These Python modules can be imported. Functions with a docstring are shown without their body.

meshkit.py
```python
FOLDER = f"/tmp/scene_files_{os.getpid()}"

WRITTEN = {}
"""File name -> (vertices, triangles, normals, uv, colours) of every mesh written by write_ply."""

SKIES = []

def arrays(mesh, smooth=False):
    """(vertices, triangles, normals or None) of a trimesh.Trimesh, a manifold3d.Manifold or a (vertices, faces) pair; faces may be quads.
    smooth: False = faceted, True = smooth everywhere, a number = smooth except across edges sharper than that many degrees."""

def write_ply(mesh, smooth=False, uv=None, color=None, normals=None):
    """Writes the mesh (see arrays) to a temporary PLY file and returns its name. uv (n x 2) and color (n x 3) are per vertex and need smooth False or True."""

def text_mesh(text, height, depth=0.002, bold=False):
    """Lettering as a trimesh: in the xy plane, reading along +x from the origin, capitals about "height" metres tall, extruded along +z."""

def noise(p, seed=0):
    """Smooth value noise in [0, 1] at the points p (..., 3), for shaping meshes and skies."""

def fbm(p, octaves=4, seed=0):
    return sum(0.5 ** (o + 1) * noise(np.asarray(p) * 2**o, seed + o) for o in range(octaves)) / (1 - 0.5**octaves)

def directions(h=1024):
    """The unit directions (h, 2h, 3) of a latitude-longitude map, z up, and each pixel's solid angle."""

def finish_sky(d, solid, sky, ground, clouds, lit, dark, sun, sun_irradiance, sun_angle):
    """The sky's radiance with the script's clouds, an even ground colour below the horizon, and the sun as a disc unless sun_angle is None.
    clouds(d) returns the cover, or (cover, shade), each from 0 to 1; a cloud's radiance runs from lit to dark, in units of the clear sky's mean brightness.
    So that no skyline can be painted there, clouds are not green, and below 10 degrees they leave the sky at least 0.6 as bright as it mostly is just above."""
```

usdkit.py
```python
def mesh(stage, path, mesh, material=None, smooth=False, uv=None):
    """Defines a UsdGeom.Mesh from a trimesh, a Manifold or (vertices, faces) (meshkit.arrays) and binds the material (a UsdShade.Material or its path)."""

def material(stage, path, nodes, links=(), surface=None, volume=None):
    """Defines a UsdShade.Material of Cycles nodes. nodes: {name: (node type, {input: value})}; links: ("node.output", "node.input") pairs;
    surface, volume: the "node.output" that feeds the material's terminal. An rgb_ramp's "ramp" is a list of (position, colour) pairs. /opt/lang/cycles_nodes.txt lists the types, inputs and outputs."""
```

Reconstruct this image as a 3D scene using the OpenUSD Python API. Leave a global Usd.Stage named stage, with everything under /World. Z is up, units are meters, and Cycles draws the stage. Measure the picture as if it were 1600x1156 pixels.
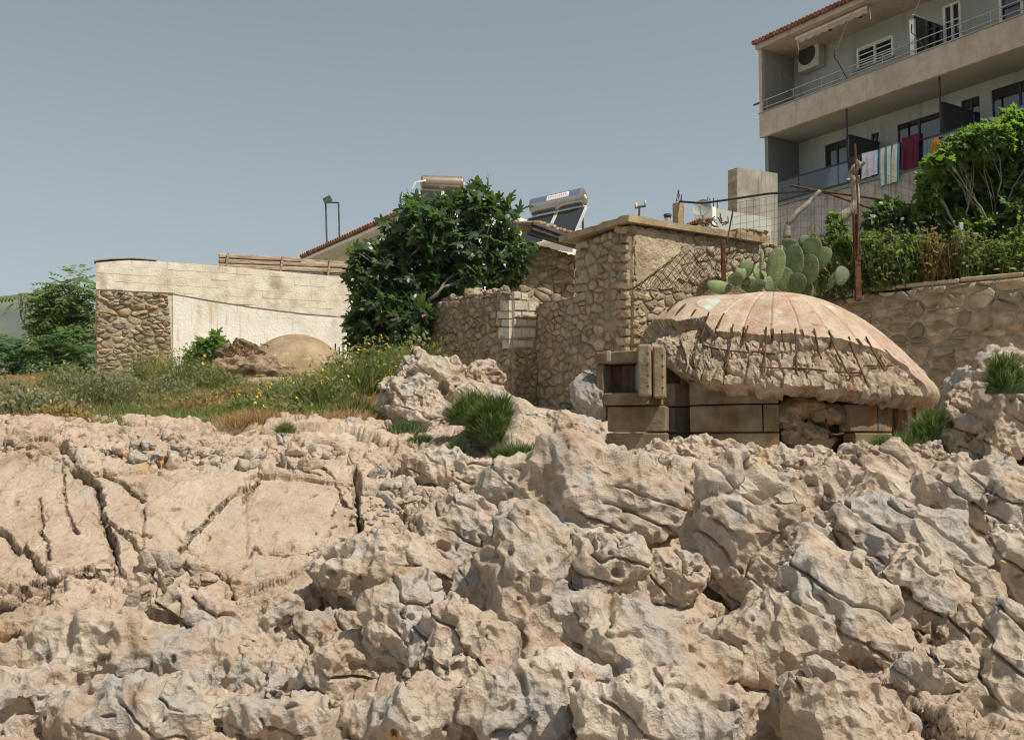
import math, random
import numpy as np, trimesh, usdkit, meshkit
from pxr import Usd, UsdGeom, UsdLux, UsdShade, Gf, Sdf
from scipy.spatial import Voronoi, cKDTree
from scipy.interpolate import RBFInterpolator
from scipy.ndimage import map_coordinates
from shapely.geometry import Polygon, box as sbox, LineString, Point
import shapely

stage = Usd.Stage.CreateInMemory()
UsdGeom.SetStageUpAxis(stage, UsdGeom.Tokens.z); UsdGeom.SetStageMetersPerUnit(stage, 1.0)
UsdGeom.Xform.Define(stage, '/World'); UsdGeom.Scope.Define(stage, '/World/Looks')

# ---------------- camera, sky, sun, exposure
EYE = 1.6; FPX = 1555.0; PITCH = math.atan((700 - 578) / FPX)
cam = UsdGeom.Camera.Define(stage, '/World/camera')
cam.AddTranslateOp().Set(Gf.Vec3d(0, 0, EYE)); cam.AddRotateXOp().Set(90 + math.degrees(PITCH))
cam.CreateHorizontalApertureAttr(36.0); cam.CreateVerticalApertureAttr(36.0 * 739 / 1024)
cam.CreateFocalLengthAttr(FPX / 1600 * 36); cam.CreateClippingRangeAttr(Gf.Vec2f(0.05, 20000))
cam.CreateExposureAttr(0.2)
SUN_EL = math.radians(56); SUN_AZ = math.atan2(0.81, -0.585)
SUN = np.array([math.sin(SUN_AZ) * math.cos(SUN_EL), math.cos(SUN_AZ) * math.cos(SUN_EL), math.sin(SUN_EL)])
usdkit.material(stage, '/World/Looks/sky_air', {
    's': ('sky_texture', {'sky_type': 'single_scattering', 'sun_disc': False, 'sun_elevation': SUN_EL, 'sun_rotation': SUN_AZ,
                          'air_density': 1.0, 'aerosol_density': 1.2, 'ozone_density': 1.0, 'altitude': 0.0}),
    'h': ('hsv', {'hue': 0.478, 'saturation': 0.5, 'value': 1.0, 'fac': 1.0}),
    'b': ('background_shader', {'strength': 0.085})}, [('s.color', 'h.color'), ('h.color', 'b.color')], surface='b.background')
dome = UsdLux.DomeLight.Define(stage, '/World/sky')
UsdShade.MaterialBindingAPI.Apply(dome.GetPrim()).Bind(UsdShade.Material.Get(stage, '/World/Looks/sky_air'))
dome.GetPrim().SetCustomDataByKey('kind', 'structure')
sun = UsdLux.DistantLight.Define(stage, '/World/sun')
sun.CreateIntensityAttr(1.25); sun.CreateAngleAttr(0.53); sun.CreateNormalizeAttr(True); sun.CreateColorAttr(Gf.Vec3f(1.0, 0.93, 0.80))
_z = SUN; _x = np.cross([0, 0, 1.0], _z); _x /= np.linalg.norm(_x); _y = np.cross(_z, _x)
sun.AddTransformOp().Set(Gf.Matrix4d(*_x, 0, *_y, 0, *_z, 0, 0, 0, 0, 1))

# ---------------- helpers
CT, ST = math.cos(PITCH), math.sin(PITCH)
CAM = np.array([0, 0, EYE])
def ray(px, py):
    u, v = (px - 800) / FPX, (578 - py) / FPX
    return np.array([u, CT - v * ST, ST + v * CT])
def P(px, py, d):
    r = ray(px, py); return CAM + r * (d / r[1])
def on_plane(px, py, p0, n):
    r = ray(px, py); n = np.asarray(n, float); return CAM + r * (np.dot(np.asarray(p0) - CAM, n) / np.dot(r, n))
def pix(p):
    q = np.asarray(p, float) - CAM; fw = q[..., 1] * CT + q[..., 2] * ST; up = -q[..., 1] * ST + q[..., 2] * CT
    return 800 + FPX * q[..., 0] / fw, 578 - FPX * up / fw
def W(px, d): return px * d / FPX        # pixels to metres at a depth
def unit(v): v = np.asarray(v, float); return v / np.linalg.norm(v)
UP = np.array([0, 0, 1.0])
HU = unit([.537, -.843, 0]); HW = unit([.843, .537, 0])     # the two horizontal directions the buildings share

_names = {}
def numbered(path):
    n = _names.get(path, 0); _names[path] = n + 1
    return path if n == 0 else f'{path}_{n:03d}'
def meta(p, label=None, cat=None, group=None, kind=None):
    for k, v in (('label', label), ('category', cat), ('group', group), ('kind', kind)):
        if v: p.SetCustomDataByKey(k, v)
    return p
def thing(name, label, cat, loc=(0, 0, 0), rotz=0.0, group=None, kind=None):
    x = UsdGeom.Xform.Define(stage, numbered('/World/' + name))
    x.AddTranslateOp().Set(Gf.Vec3d(*map(float, loc)))
    if rotz: x.AddRotateZOp().Set(math.degrees(rotz))
    x._loc = np.array(loc, float); LOC[str(x.GetPath())] = np.array(loc, float)
    return meta(x.GetPrim(), label, cat, group, kind)
LOC = {}
def obj(name, mesh, mat, parent=None, label=None, cat=None, group=None, kind=None, smooth=35):
    """One Mesh prim; its points are given in world metres and made local to the thing it belongs to."""
    base = str(parent.GetPath()) if parent is not None else '/World'
    v, f = tri(mesh)
    root = '/'.join(base.split('/')[:3])
    if parent is not None and root in LOC: v = v - LOC[root]
    u_, inv_ = np.unique(f, return_inverse=True)
    if len(u_) < len(v): v, f = v[u_], inv_.reshape(f.shape)
    m = usdkit.mesh(stage, numbered(base + '/' + name), (v, f), MATS[mat] if isinstance(mat, str) else mat, smooth=smooth)
    return meta(m.GetPrim(), label, cat, group, kind)
def copy_of(proto, name, loc, rot=(0, 0, 0), scale=(1, 1, 1), label=None, cat=None, group=None):
    x = UsdGeom.Xform.Define(stage, numbered('/World/' + name))
    x.AddTranslateOp().Set(Gf.Vec3d(*map(float, loc))); x.AddRotateXYZOp().Set(Gf.Vec3f(*map(float, rot))); x.AddScaleOp().Set(Gf.Vec3f(*map(float, scale)))
    x.GetPrim().GetReferences().AddInternalReference(proto); x.GetPrim().SetInstanceable(True)
    return meta(x.GetPrim(), label, cat, group)
def tri(mesh):
    if isinstance(mesh, MB): mesh = mesh.get()
    if isinstance(mesh, trimesh.Trimesh): return np.array(mesh.vertices), np.array(mesh.faces)
    v, f = np.asarray(mesh[0], float), np.asarray(mesh[1], int)
    if f.shape[1] == 4: f = np.vstack([f[:, [0, 1, 2]], f[:, [0, 2, 3]]])
    return v, f

_cb = np.array([[x, y, z] for x in (-1, 1) for y in (-1, 1) for z in (-1, 1)], float)
_CHF = None
def cbox_arrays(half, c):
    """A box with chamfered edges about the origin."""
    global _CHF
    half = np.asarray(half, float); c = min(c, half.min() * .45)
    pts = []
    for s in _cb:
        for k in range(3):
            q = s * (half - c); q[k] = s[k] * half[k]; pts.append(q)
    pts = np.array(pts)
    if _CHF is None:
        h = np.array([1., 1., 1.]); c0 = .3; pp = []
        for s in _cb:
            for k in range(3):
                q = s * (h - c0); q[k] = s[k]; pp.append(q)
        hull = trimesh.convex.convex_hull(np.array(pp)); kd = cKDTree(np.array(pp)); _CHF = kd.query(hull.vertices)[1][hull.faces]
    return pts, _CHF
class MB:
    def __init__(self): self.v, self.f, self.n = [], [], 0
    def add(self, v, f):
        v, f = tri((v, f)); self.v.append(v); self.f.append(f + self.n); self.n += len(v); return self
    def mesh(self, m): return self.add(*tri(m))
    def box(self, c, half, ax=None, cham=0.0):
        """c centre, half sizes along the axes ax (3 rows)."""
        ax = np.eye(3) if ax is None else np.asarray(ax, float)
        if cham > 0: v, f = cbox_arrays(half, cham)
        else:
            v = _cb * np.asarray(half, float); f = np.array([[0, 1, 3, 2], [4, 6, 7, 5], [0, 4, 5, 1], [2, 3, 7, 6], [0, 2, 6, 4], [1, 5, 7, 3]])
        v = v @ ax
        v, f = tri((v, f))
        if np.linalg.det(ax) < 0: f = f[:, ::-1]
        return self.add(v + np.asarray(c, float), f)
    def span(self, a, b, h, t, cham=0.0, up=UP):
        """A bar from a to b, h high (along up), t thick."""
        a, b = np.asarray(a, float), np.asarray(b, float); d = b - a; L = np.linalg.norm(d); d /= L
        s = unit(np.cross(up, d)); u = np.cross(d, s)
        return self.box((a + b) / 2, (L / 2, t / 2, h / 2), [d, s, u], cham)
    def tube(self, pts, r, sides=7, cap=True):
        p = np.asarray(pts, float); n = len(p); r = np.broadcast_to(r, (n,)).astype(float)
        t = np.gradient(p, axis=0); t /= np.linalg.norm(t, axis=1, keepdims=True) + 1e-12
        ref = np.array([0.31, 0.2, 0.93]) if abs(t[:, 2]).mean() < .8 else np.array([1., .1, 0])
        a = np.cross(t, ref); a /= np.linalg.norm(a, axis=1, keepdims=True) + 1e-12; b = np.cross(t, a)
        th = np.arange(sides) * 2 * np.pi / sides
        v = (p[:, None] + r[:, None, None] * (np.cos(th)[None, :, None] * a[:, None] + np.sin(th)[None, :, None] * b[:, None])).reshape(-1, 3)
        i, j = np.meshgrid(np.arange(n - 1), np.arange(sides), indexing='ij')
        q = np.stack([i * sides + j, i * sides + (j + 1) % sides, (i + 1) * sides + (j + 1) % sides, (i + 1) * sides + j], -1).reshape(-1, 4)
        f = np.vstack([q[:, [0, 2, 1]], q[:, [0, 3, 2]]])
        if cap:
            v = np.vstack([v, p[0], p[-1]]); k = np.arange(sides); k2 = (k + 1) % sides
            f = np.vstack([f, np.stack([np.full(sides, n * sides), k, k2], 1), np.stack([np.full(sides, n * sides + 1), (n - 1) * sides + k2, (n - 1) * sides + k], 1)])
        return self.add(v, f)
    def prism(self, poly, O, A, B, N):
        """poly (2-D points) in the axes A, B from O, extruded by the vector N."""
        pg = Polygon(poly) if not isinstance(poly, Polygon) else poly
        m = trimesh.creation.extrude_polygon(pg, 1.0, engine='earcut')
        v = np.asarray(O) + m.vertices[:, :1] * np.asarray(A) + m.vertices[:, 1:2] * np.asarray(B) + m.vertices[:, 2:] * np.asarray(N)
        f = np.array(m.faces)
        if np.dot(np.cross(A, B), N) < 0: f = f[:, ::-1]
        return self.add(v, f)
    def get(self): return np.vstack(self.v), np.vstack(self.f)

_rs = np.random.RandomState(7); _LAT = [_rs.rand(48, 48, 48) for _ in range(3)]
def noise(p, seed=0):
    p = np.asarray(p, float) + seed * 7.31; i = np.floor(p); t = p - i; t = t * t * (3 - 2 * t)
    return map_coordinates(_LAT[seed % 3], (i + t).reshape(-1, 3).T, order=1, mode='grid-wrap').reshape(p.shape[:-1])
def fbm(p, o=4, seed=0, gain=.5):
    s = 0; w = 0
    for k in range(o): s = s + gain**k * noise(np.asarray(p) * 2.03**k, seed + k); w += gain**k
    return s / w
class Cells:
    """Jittered cell points filling a periodic block: distances to the nearest two and the id."""
    def __init__(self, n, seed):
        r = np.random.RandomState(seed); g = np.stack(np.meshgrid(*[np.arange(n)] * 3, indexing='ij'), -1).reshape(-1, 3)
        self.n = n; self.p = g + r.rand(*g.shape) * .95; self.kd = cKDTree(self.p % n, boxsize=n); self.h = r.rand(len(g)); self.t = r.randn(len(g), 3)
    def __call__(self, p, k=2):
        q = np.mod(p, self.n); d, i = self.kd.query(q, k=k, workers=4); return d, i, q
CELL = Cells(20, 3); CELL2 = Cells(20, 11)
def smooth01(x, a, b): t = np.clip((np.asarray(x, float) - a) / (b - a), 0, 1); return t * t * (3 - 2 * t)
def vnormals(v, f):
    n = np.zeros_like(v); c = np.cross(v[f[:, 1]] - v[f[:, 0]], v[f[:, 2]] - v[f[:, 0]])
    for k in range(3): np.add.at(n, f[:, k], c)
    return n / (np.linalg.norm(n, axis=1, keepdims=True) + 1e-12)

# ---------------- materials
MATS = {}
def mat(name, stops, scale=2.0, detail=5, rough=.9, layers=(), bump=None, bump2=None, vary=0.0, hue=0.0, spec=.25, stretch=(1, 1, 1), metallic=0.0, nrough=.55, island=False, lo=.3, hi=.7):
    """stops: ramp colours over a noise of world position. layers: (colour, scale, from, to, offset, stretch) noise masks. bump: (scale, distance)."""
    N = {'g': ('geometry', {}), 'mp': ('mapping', {'scale': stretch}),
         'n': ('noise_texture', {'scale': scale, 'detail': detail, 'roughness': nrough}),
         'mr': ('map_range', {'from_min': lo, 'from_max': hi, 'clamp': True}),
         'r': ('rgb_ramp', {'ramp': stops}), 'p': ('principled_bsdf', {'roughness': rough, 'specular_ior_level': spec, 'metallic': metallic})}
    L = [('g.position', 'mp.vector'), ('mp.vector', 'n.vector'), ('n.fac', 'mr.value'), ('mr.result', 'r.fac')]
    cur = 'r.color'
    for k, ly in enumerate(layers):
        col, sc, a, b, off = ly[:5]; st = ly[5] if len(ly) > 5 else (1, 1, 1)
        N[f'lm{k}'] = ('mapping', {'location': (off, off * .7, off * .3), 'scale': st}); N[f'ln{k}'] = ('noise_texture', {'scale': sc, 'detail': 5.0, 'roughness': .6})
        N[f'lr{k}'] = ('map_range', {'from_min': a, 'from_max': b, 'clamp': True}); N[f'lx{k}'] = ('mix', {'color2': col})
        L += [('g.position', f'lm{k}.vector'), (f'lm{k}.vector', f'ln{k}.vector'), (f'ln{k}.fac', f'lr{k}.value'), (f'lr{k}.result', f'lx{k}.fac'), (cur, f'lx{k}.color1')]; cur = f'lx{k}.color'
    if vary or hue:
        N['oi'] = ('object_info', {}) if not island else ('geometry', {}); ro = 'oi.random' if not island else 'oi.random_per_island'
        N['vr'] = ('map_range', {'to_min': 1 - vary, 'to_max': 1 + vary}); N['hv'] = ('hsv', {'saturation': 1.0, 'hue': .5, 'fac': 1.0})
        L += [(ro, 'vr.value'), ('vr.result', 'hv.value'), (cur, 'hv.color')]
        if hue:
            N['wn'] = ('white_noise_texture', {'dimensions': '1D'}); N['hr'] = ('map_range', {'to_min': .5 - hue, 'to_max': .5 + hue})
            L += [(ro, 'wn.w'), ('wn.value', 'hr.value'), ('hr.result', 'hv.hue')]
        cur = 'hv.color'
    L.append((cur, 'p.base_color'))
    last = None
    for k, bb in enumerate((bump, bump2)):
        if bb:
            N[f'bn{k}'] = ('noise_texture', {'scale': bb[0], 'detail': 8.0, 'roughness': .62}); N[f'b{k}'] = ('bump', {'distance': bb[1], 'strength': 1.0})
            L += [('mp.vector', f'bn{k}.vector'), (f'bn{k}.fac', f'b{k}.height')]
            if last: L.append((last + '.normal', f'b{k}.normal'))
            last = f'b{k}'
    if last: L.append((last + '.normal', 'p.normal'))
    MATS[name] = usdkit.material(stage, '/World/Looks/' + name, N, L, surface='p.BSDF'); return MATS[name]
def leafmat(name, stops, trans=(.25, .4, .05), rough=.5, spec=.35, tw=.3, gain=1.35):
    stops = [(a, tuple((np.array(c) * .86 + np.mean(c) * .14) * gain * np.array([1.12, 1.0, 1.0]))) for a, c in stops]; trans = tuple(np.minimum(np.array(trans) * 1.25, .8)); tw = tw + .10
    N = {'g': ('geometry', {}), 'r': ('rgb_ramp', {'ramp': stops}), 'p': ('principled_bsdf', {'roughness': rough, 'specular_ior_level': spec}),
         't': ('translucent_bsdf', {'color': trans}), 'x': ('mix_closure', {'fac': tw})}
    L = [('g.random_per_island', 'r.fac'), ('r.color', 'p.base_color'), ('p.BSDF', 'x.closure1'), ('t.BSDF', 'x.closure2')]
    MATS[name] = usdkit.material(stage, '/World/Looks/' + name, N, L, surface='x.closure'); return MATS[name]
def plain(name, col, rough=.5, spec=.4, metallic=0.0, **k):
    c = np.array(col); return mat(name, [c * .85, c, np.minimum(c * 1.1, .95)], scale=k.pop('scale', 4), rough=rough, spec=spec, metallic=metallic, **k)

mat('limestone', [(0, (.29, .215, .155)), (.35, (.42, .335, .255)), (.65, (.49, .405, .32)), (1, (.56, .49, .415))], scale=2.2, detail=9, rough=.93, spec=.2,
    layers=[((.385, .365, .345), 2.6, .50, .66, 3.1), ((.34, .215, .115), 5, .57, .74, 11.3), ((.62, .57, .50), 6, .62, .78, 23.7), ((.14, .125, .115), 11, .66, .76, 61.), ((.48, .27, .08), 1.8, .66, .78, 31.2)],
    bump=(16, .035), bump2=(75, .012), nrough=.65)
mat('limestone_slab', [(0, (.32, .235, .165)), (.4, (.45, .35, .26)), (.75, (.51, .41, .315)), (1, (.55, .47, .38))], scale=1.6, detail=10, rough=.95, spec=.15,
    layers=[((.38, .35, .325), 2.1, .58, .74, 5.5), ((.27, .19, .12), 9, .60, .75, 13.3), ((.50, .27, .07), 1.7, .66, .78, 41.2), ((.47, .32, .235), 1.1, .63, .76, 51.), ((.60, .53, .44), 5, .62, .75, 17.1)],
    bump=(14, .035), bump2=(60, .016), nrough=.68)
# ---------------- more materials
mat('haze_hill', [(0, (.05, .065, .04)), (.5, (.08, .09, .055)), (1, (.16, .15, .10))], scale=.012, detail=8, rough=1, bump=(.05, 6))
mat('far_ground', [(0, (.10, .11, .06)), (1, (.24, .21, .13))], scale=.05, rough=1)
mat('soil', [(0, (.20, .145, .085)), (.5, (.30, .23, .14)), (1, (.40, .33, .22))], scale=2.5, detail=8, rough=1, bump=(18, .04), layers=[((.16, .15, .06), 1.2, .52, .68, 4.)])
STN = []
for k, (a, b) in enumerate([((0.223, 0.172, 0.112), (0.391, 0.312, 0.212)), ((0.26, 0.202, 0.132), (0.428, 0.348, 0.24)), ((0.177, 0.136, 0.092), (0.335, 0.268, 0.184)), ((.27, .185, .11), (.43, .32, .20)), ((0.233, 0.194, 0.148), (0.381, 0.326, 0.248)), ((0.298, 0.229, 0.144), (0.437, 0.352, 0.24))]):
    STN.append(f'wall_stone_{k}'); mat(STN[-1], [a, b], scale=6, detail=7, rough=.95, spec=.15, vary=.16, bump=(22, .03), layers=[((.16, .14, .115), 5, .60, .76, 7. + k)])
mat('mortar', [(.15, .12, .085), (.32, .265, .195)], scale=7, detail=7, rough=1, spec=.1, bump=(30, .03))
mat('mortar_pale', [(.27, .23, .17), (.42, .36, .27)], scale=6, detail=7, rough=1, spec=.1, bump=(30, .025))
mat('quoin', [(.42, .37, .29), (.58, .53, .44)], scale=6, detail=7, rough=.95, spec=.15, vary=.1, bump=(25, .02), layers=[((.26, .22, .17), 6, .62, .75, 3.)])
mat('whitewash_block', [(0, (.50, .44, .345)), (.5, (.66, .60, .50)), (1, (.74, .69, .60))], scale=3, detail=8, rough=.95, spec=.15, vary=.03, bump=(26, .014),
    layers=[((.33, .28, .21), 1.3, .58, .74, 8.3), ((.24, .20, .15), 9, .66, .76, 19.)])
mat('whitewash', [(0, (.57, .54, .47)), (.5, (.71, .68, .61)), (1, (.77, .75, .69))], scale=1.1, detail=8, rough=.95, spec=.15, bump=(14, .018),
    layers=[((.52, .43, .30), 2.2, .57, .72, 8.3, (3.2, 3.2, .35)), ((.42, .39, .34), 1.4, .62, .74, 14.), ((.38, .32, .23), 10, .68, .76, 15.)])
mat('joint_dark', [(.40, .35, .27), (.60, .54, .44)], scale=8, rough=1)
mat('house_white', [(.70, .69, .66), (.80, .79, .76)], scale=1.5, rough=.9, spec=.2, layers=[((.55, .52, .46), 2, .62, .76, 5., (2, 2, .4))])
mat('old_timber', [(0, (.16, .11, .07)), (.5, (.33, .25, .17)), (1, (.46, .37, .27))], scale=3, detail=8, rough=.9, stretch=(1, 1, 9), bump=(9, .01), vary=.16, hue=.012)
mat('grey_timber', [(.05, .05, .05), (.15, .14, .13)], scale=3, detail=8, rough=.9, stretch=(2, 2, 8), bump=(9, .01), vary=.15)
mat('roof_tile', [(0, (.16, .06, .035)), (.5, (.26, .11, .065)), (1, (.36, .21, .13))], scale=4, rough=.9, vary=.2, bump=(20, .01))
mat('slab_concrete', [(.24, .18, .10), (.40, .31, .19)], scale=3, detail=8, rough=.95, bump=(20, .02), layers=[((.15, .12, .09), 3, .58, .75, 2., (1, 1, .5))])
mat('render_plaster', [(0, (.31, .24, .16)), (.5, (.43, .345, .235)), (1, (.53, .44, .32))], scale=2.6, detail=9, rough=.97, spec=.1, bump=(9, .05), bump2=(40, .02), layers=[((.26, .215, .165), 3, .58, .74, 3.)])
mat('grey_concrete', [(0, (.21, .195, .17)), (.5, (.29, .27, .24)), (1, (.36, .34, .30))], scale=2, detail=9, rough=.95, bump=(22, .01), layers=[((.15, .135, .115), 2.4, .56, .72, 3., (3, 3, .3))])
C_BUN = np.array([P(1213, 600, 12.0)[0], 12.0, 0])
mat('dome_concrete', [(0, (.33, .235, .16)), (.45, (.45, .34, .245)), (.8, (.53, .425, .32)), (1, (.58, .49, .39))], scale=3.2, detail=10, rough=.95, spec=.15, nrough=.68, bump=(28, .022), bump2=(90, .008), vary=.13,
    layers=[((.45, .225, .175), 3.2, .56, .72, 12.), ((.64, .57, .50), 3.0, .62, .73, 21.), ((.24, .17, .115), 8, .60, .76, 33.), ((.30, .24, .18), 2.2, .60, .75, 40., (2.5, 2.5, .5))])
mat('broken_concrete', [(0, (.27, .20, .13)), (.4, (.42, .33, .235)), (1, (.58, .50, .40))], scale=9, detail=9, rough=1, spec=.1, bump=(30, .04), bump2=(90, .015), layers=[((.42, .20, .07), 3, .58, .74, 5.), ((.16, .12, .085), 7, .60, .76, 9.)])
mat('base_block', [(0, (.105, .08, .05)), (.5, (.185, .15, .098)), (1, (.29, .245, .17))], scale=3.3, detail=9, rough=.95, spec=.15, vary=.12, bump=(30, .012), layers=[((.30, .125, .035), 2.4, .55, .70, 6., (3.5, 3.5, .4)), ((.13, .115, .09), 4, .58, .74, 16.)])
mat('rust', [(0, (.045, .024, .016)), (.5, (.10, .045, .025)), (1, (.19, .085, .04))], scale=14, detail=6, rough=.9, bump=(60, .004))
mat('iron_dark', [(.05, .04, .038), (.10, .075, .06)], scale=12, rough=.75)
mat('shutter', [(.06, .03, .028), (.13, .075, .065)], scale=6, rough=.7, stretch=(3, 3, .6))
plain('teal_paint', (.10, .26, .25), .7)
mat('bark', [(0, (.15, .13, .11)), (.5, (.28, .245, .205)), (1, (.40, .36, .31))], scale=6, detail=8, rough=.95, stretch=(2, 2, .6), bump=(16, .02))
mat('fig_bark', [(.16, .14, .12), (.30, .27, .23)], scale=5, rough=.9, bump=(16, .01))
leafmat('fig_leaf', [(0, (.026, .06, .02)), (.5, (.048, .10, .032)), (.85, (.075, .14, .045)), (1, (.12, .19, .06))], (.14, .24, .035), .38, .5, .25)
leafmat('vine_leaf', [(0, (.055, .11, .02)), (.5, (.10, .18, .032)), (1, (.20, .26, .06))], (.22, .36, .04), .5, .35, .32)
leafmat('ailanthus_leaf', [(0, (.085, .14, .032)), (.6, (.14, .20, .048)), (1, (.26, .26, .07))], (.16, .28, .03), .5, .35, .28)
leafmat('dark_shrub_leaf', [(0, (.05, .105, .028)), (.6, (.085, .155, .04)), (1, (.13, .20, .055))], (.10, .22, .025), .5, .35, .25)
leafmat('weed_green', [(0, (.10, .125, .038)), (.5, (.165, .185, .065)), (1, (.30, .27, .12))], (.2, .28, .05), .6, .2, .25)
leafmat('grey_green', [(0, (.12, .14, .07)), (.5, (.19, .205, .11)), (1, (.32, .32, .19))], (.2, .25, .10), .7, .2, .2)
leafmat('samphire', [(0, (.05, .085, .032)), (.5, (.09, .13, .05)), (1, (.18, .19, .08))], (.1, .18, .03), .5, .35, .15)
leafmat('dry_grass', [(0, (.25, .17, .07)), (.5, (.36, .26, .115)), (1, (.48, .38, .20))], (.4, .3, .12), .8, .1, .2)
leafmat('ochre_grass', [(0, (.16, .13, .04)), (.5, (.25, .20, .07)), (1, (.34, .22, .08))], (.3, .24, .07), .8, .1, .2)
plain('yellow_petal', (.62, .42, .03), .7); plain('pink_petal', (.55, .10, .30), .6)
MATS['cactus'] = usdkit.material(stage, '/World/Looks/cactus', {'g': ('geometry', {}), 'n': ('noise_texture', {'scale': 6.0, 'detail': 7.0, 'roughness': .6}), 'r': ('rgb_ramp', {'ramp': [(.25, (.05, .085, .032)), (.5, (.09, .135, .05)), (.75, (.15, .175, .07))]}),
    'v': ('voronoi_texture', {'scale': 24.0, 'randomness': .45}), 'vm': ('map_range', {'from_min': .10, 'from_max': .22, 'to_min': 1.0, 'to_max': 0.0, 'clamp': True}), 'sp': ('mix', {'color2': (.42, .36, .22)}),
    's2': ('noise_texture', {'scale': 11.0, 'detail': 6.0, 'roughness': .7}), 'sm': ('map_range', {'from_min': .60, 'from_max': .70, 'clamp': True}), 'sc': ('mix', {'color2': (.27, .22, .13)}), 'oi': ('object_info', {}), 'vr': ('map_range', {'to_min': .7, 'to_max': 1.45}), 'hv': ('hsv', {'saturation': .95, 'hue': .485, 'fac': 1.0}),
    'b': ('bump', {'distance': .012}), 'p': ('principled_bsdf', {'roughness': .6, 'specular_ior_level': .35})},
    [('g.position', 'n.vector'), ('g.position', 'v.vector'), ('g.position', 's2.vector'), ('n.fac', 'r.fac'), ('v.distance', 'vm.value'), ('vm.result', 'sp.fac'), ('s2.fac', 'sm.value'), ('sm.result', 'sc.fac'), ('r.color', 'sc.color1'), ('sc.color', 'sp.color1'), ('oi.random', 'vr.value'), ('vr.result', 'hv.value'), ('sp.color', 'hv.color'), ('hv.color', 'p.base_color'), ('vm.result', 'b.height'), ('b.normal', 'p.normal')], surface='p.BSDF')
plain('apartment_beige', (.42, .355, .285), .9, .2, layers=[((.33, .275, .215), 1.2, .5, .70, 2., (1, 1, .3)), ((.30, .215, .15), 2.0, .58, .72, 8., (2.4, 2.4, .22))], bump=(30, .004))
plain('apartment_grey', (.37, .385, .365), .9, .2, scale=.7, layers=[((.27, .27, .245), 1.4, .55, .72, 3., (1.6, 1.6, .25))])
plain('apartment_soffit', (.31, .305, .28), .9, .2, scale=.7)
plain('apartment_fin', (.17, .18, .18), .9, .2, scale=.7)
plain('dark_frame', (.028, .028, .032), .45); plain('white_frame', (.72, .72, .70), .45); plain('divider_dark', (.03, .028, .032), .4)
plain('steel', (.42, .42, .42), .35, .5, 1.0); plain('black_rail', (.02, .02, .022), .4); plain('dark_metal', (.09, .10, .10), .5); plain('galvanised', (.45, .46, .46), .5, .5, .7)
plain('tank_brown', (.33, .26, .19), .35, .5, .6); plain('tank_steel', (.50, .52, .56), .22, .5, .9); plain('label_white', (.72, .70, .70), .6); plain('label_red', (.45, .10, .10), .6)
plain('collector', (.03, .035, .04), .12, .5); plain('alu', (.66, .65, .62), .45, .5, .3); plain('dish_grey', (.36, .355, .34), .55)
plain('ac_case', (.50, .48, .44), .6); plain('black_plastic', (.03, .03, .03), .5); plain('porcelain', (.55, .50, .45), .3)
plain('cloth_lilac', (.58, .56, .66), .95, .1); plain('cloth_maroon', (.095, .016, .032), .95, .1); plain('cloth_dark', (.05, .045, .06), .95, .1); plain('cloth_blue', (.05, .16, .42), .95, .1); plain('cloth_orange', (.62, .27, .04), .95, .1)
plain('cloth_teal', (.07, .25, .31), .95, .1); plain('cloth_cream', (.60, .58, .48), .95, .1)
plain('floodlight', (.05, .10, .07), .5); plain('cobble_white', (.60, .56, .50), .85, .2, bump=(30, .004)); plain('stone_cream', (.45, .36, .24), .9)
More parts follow.
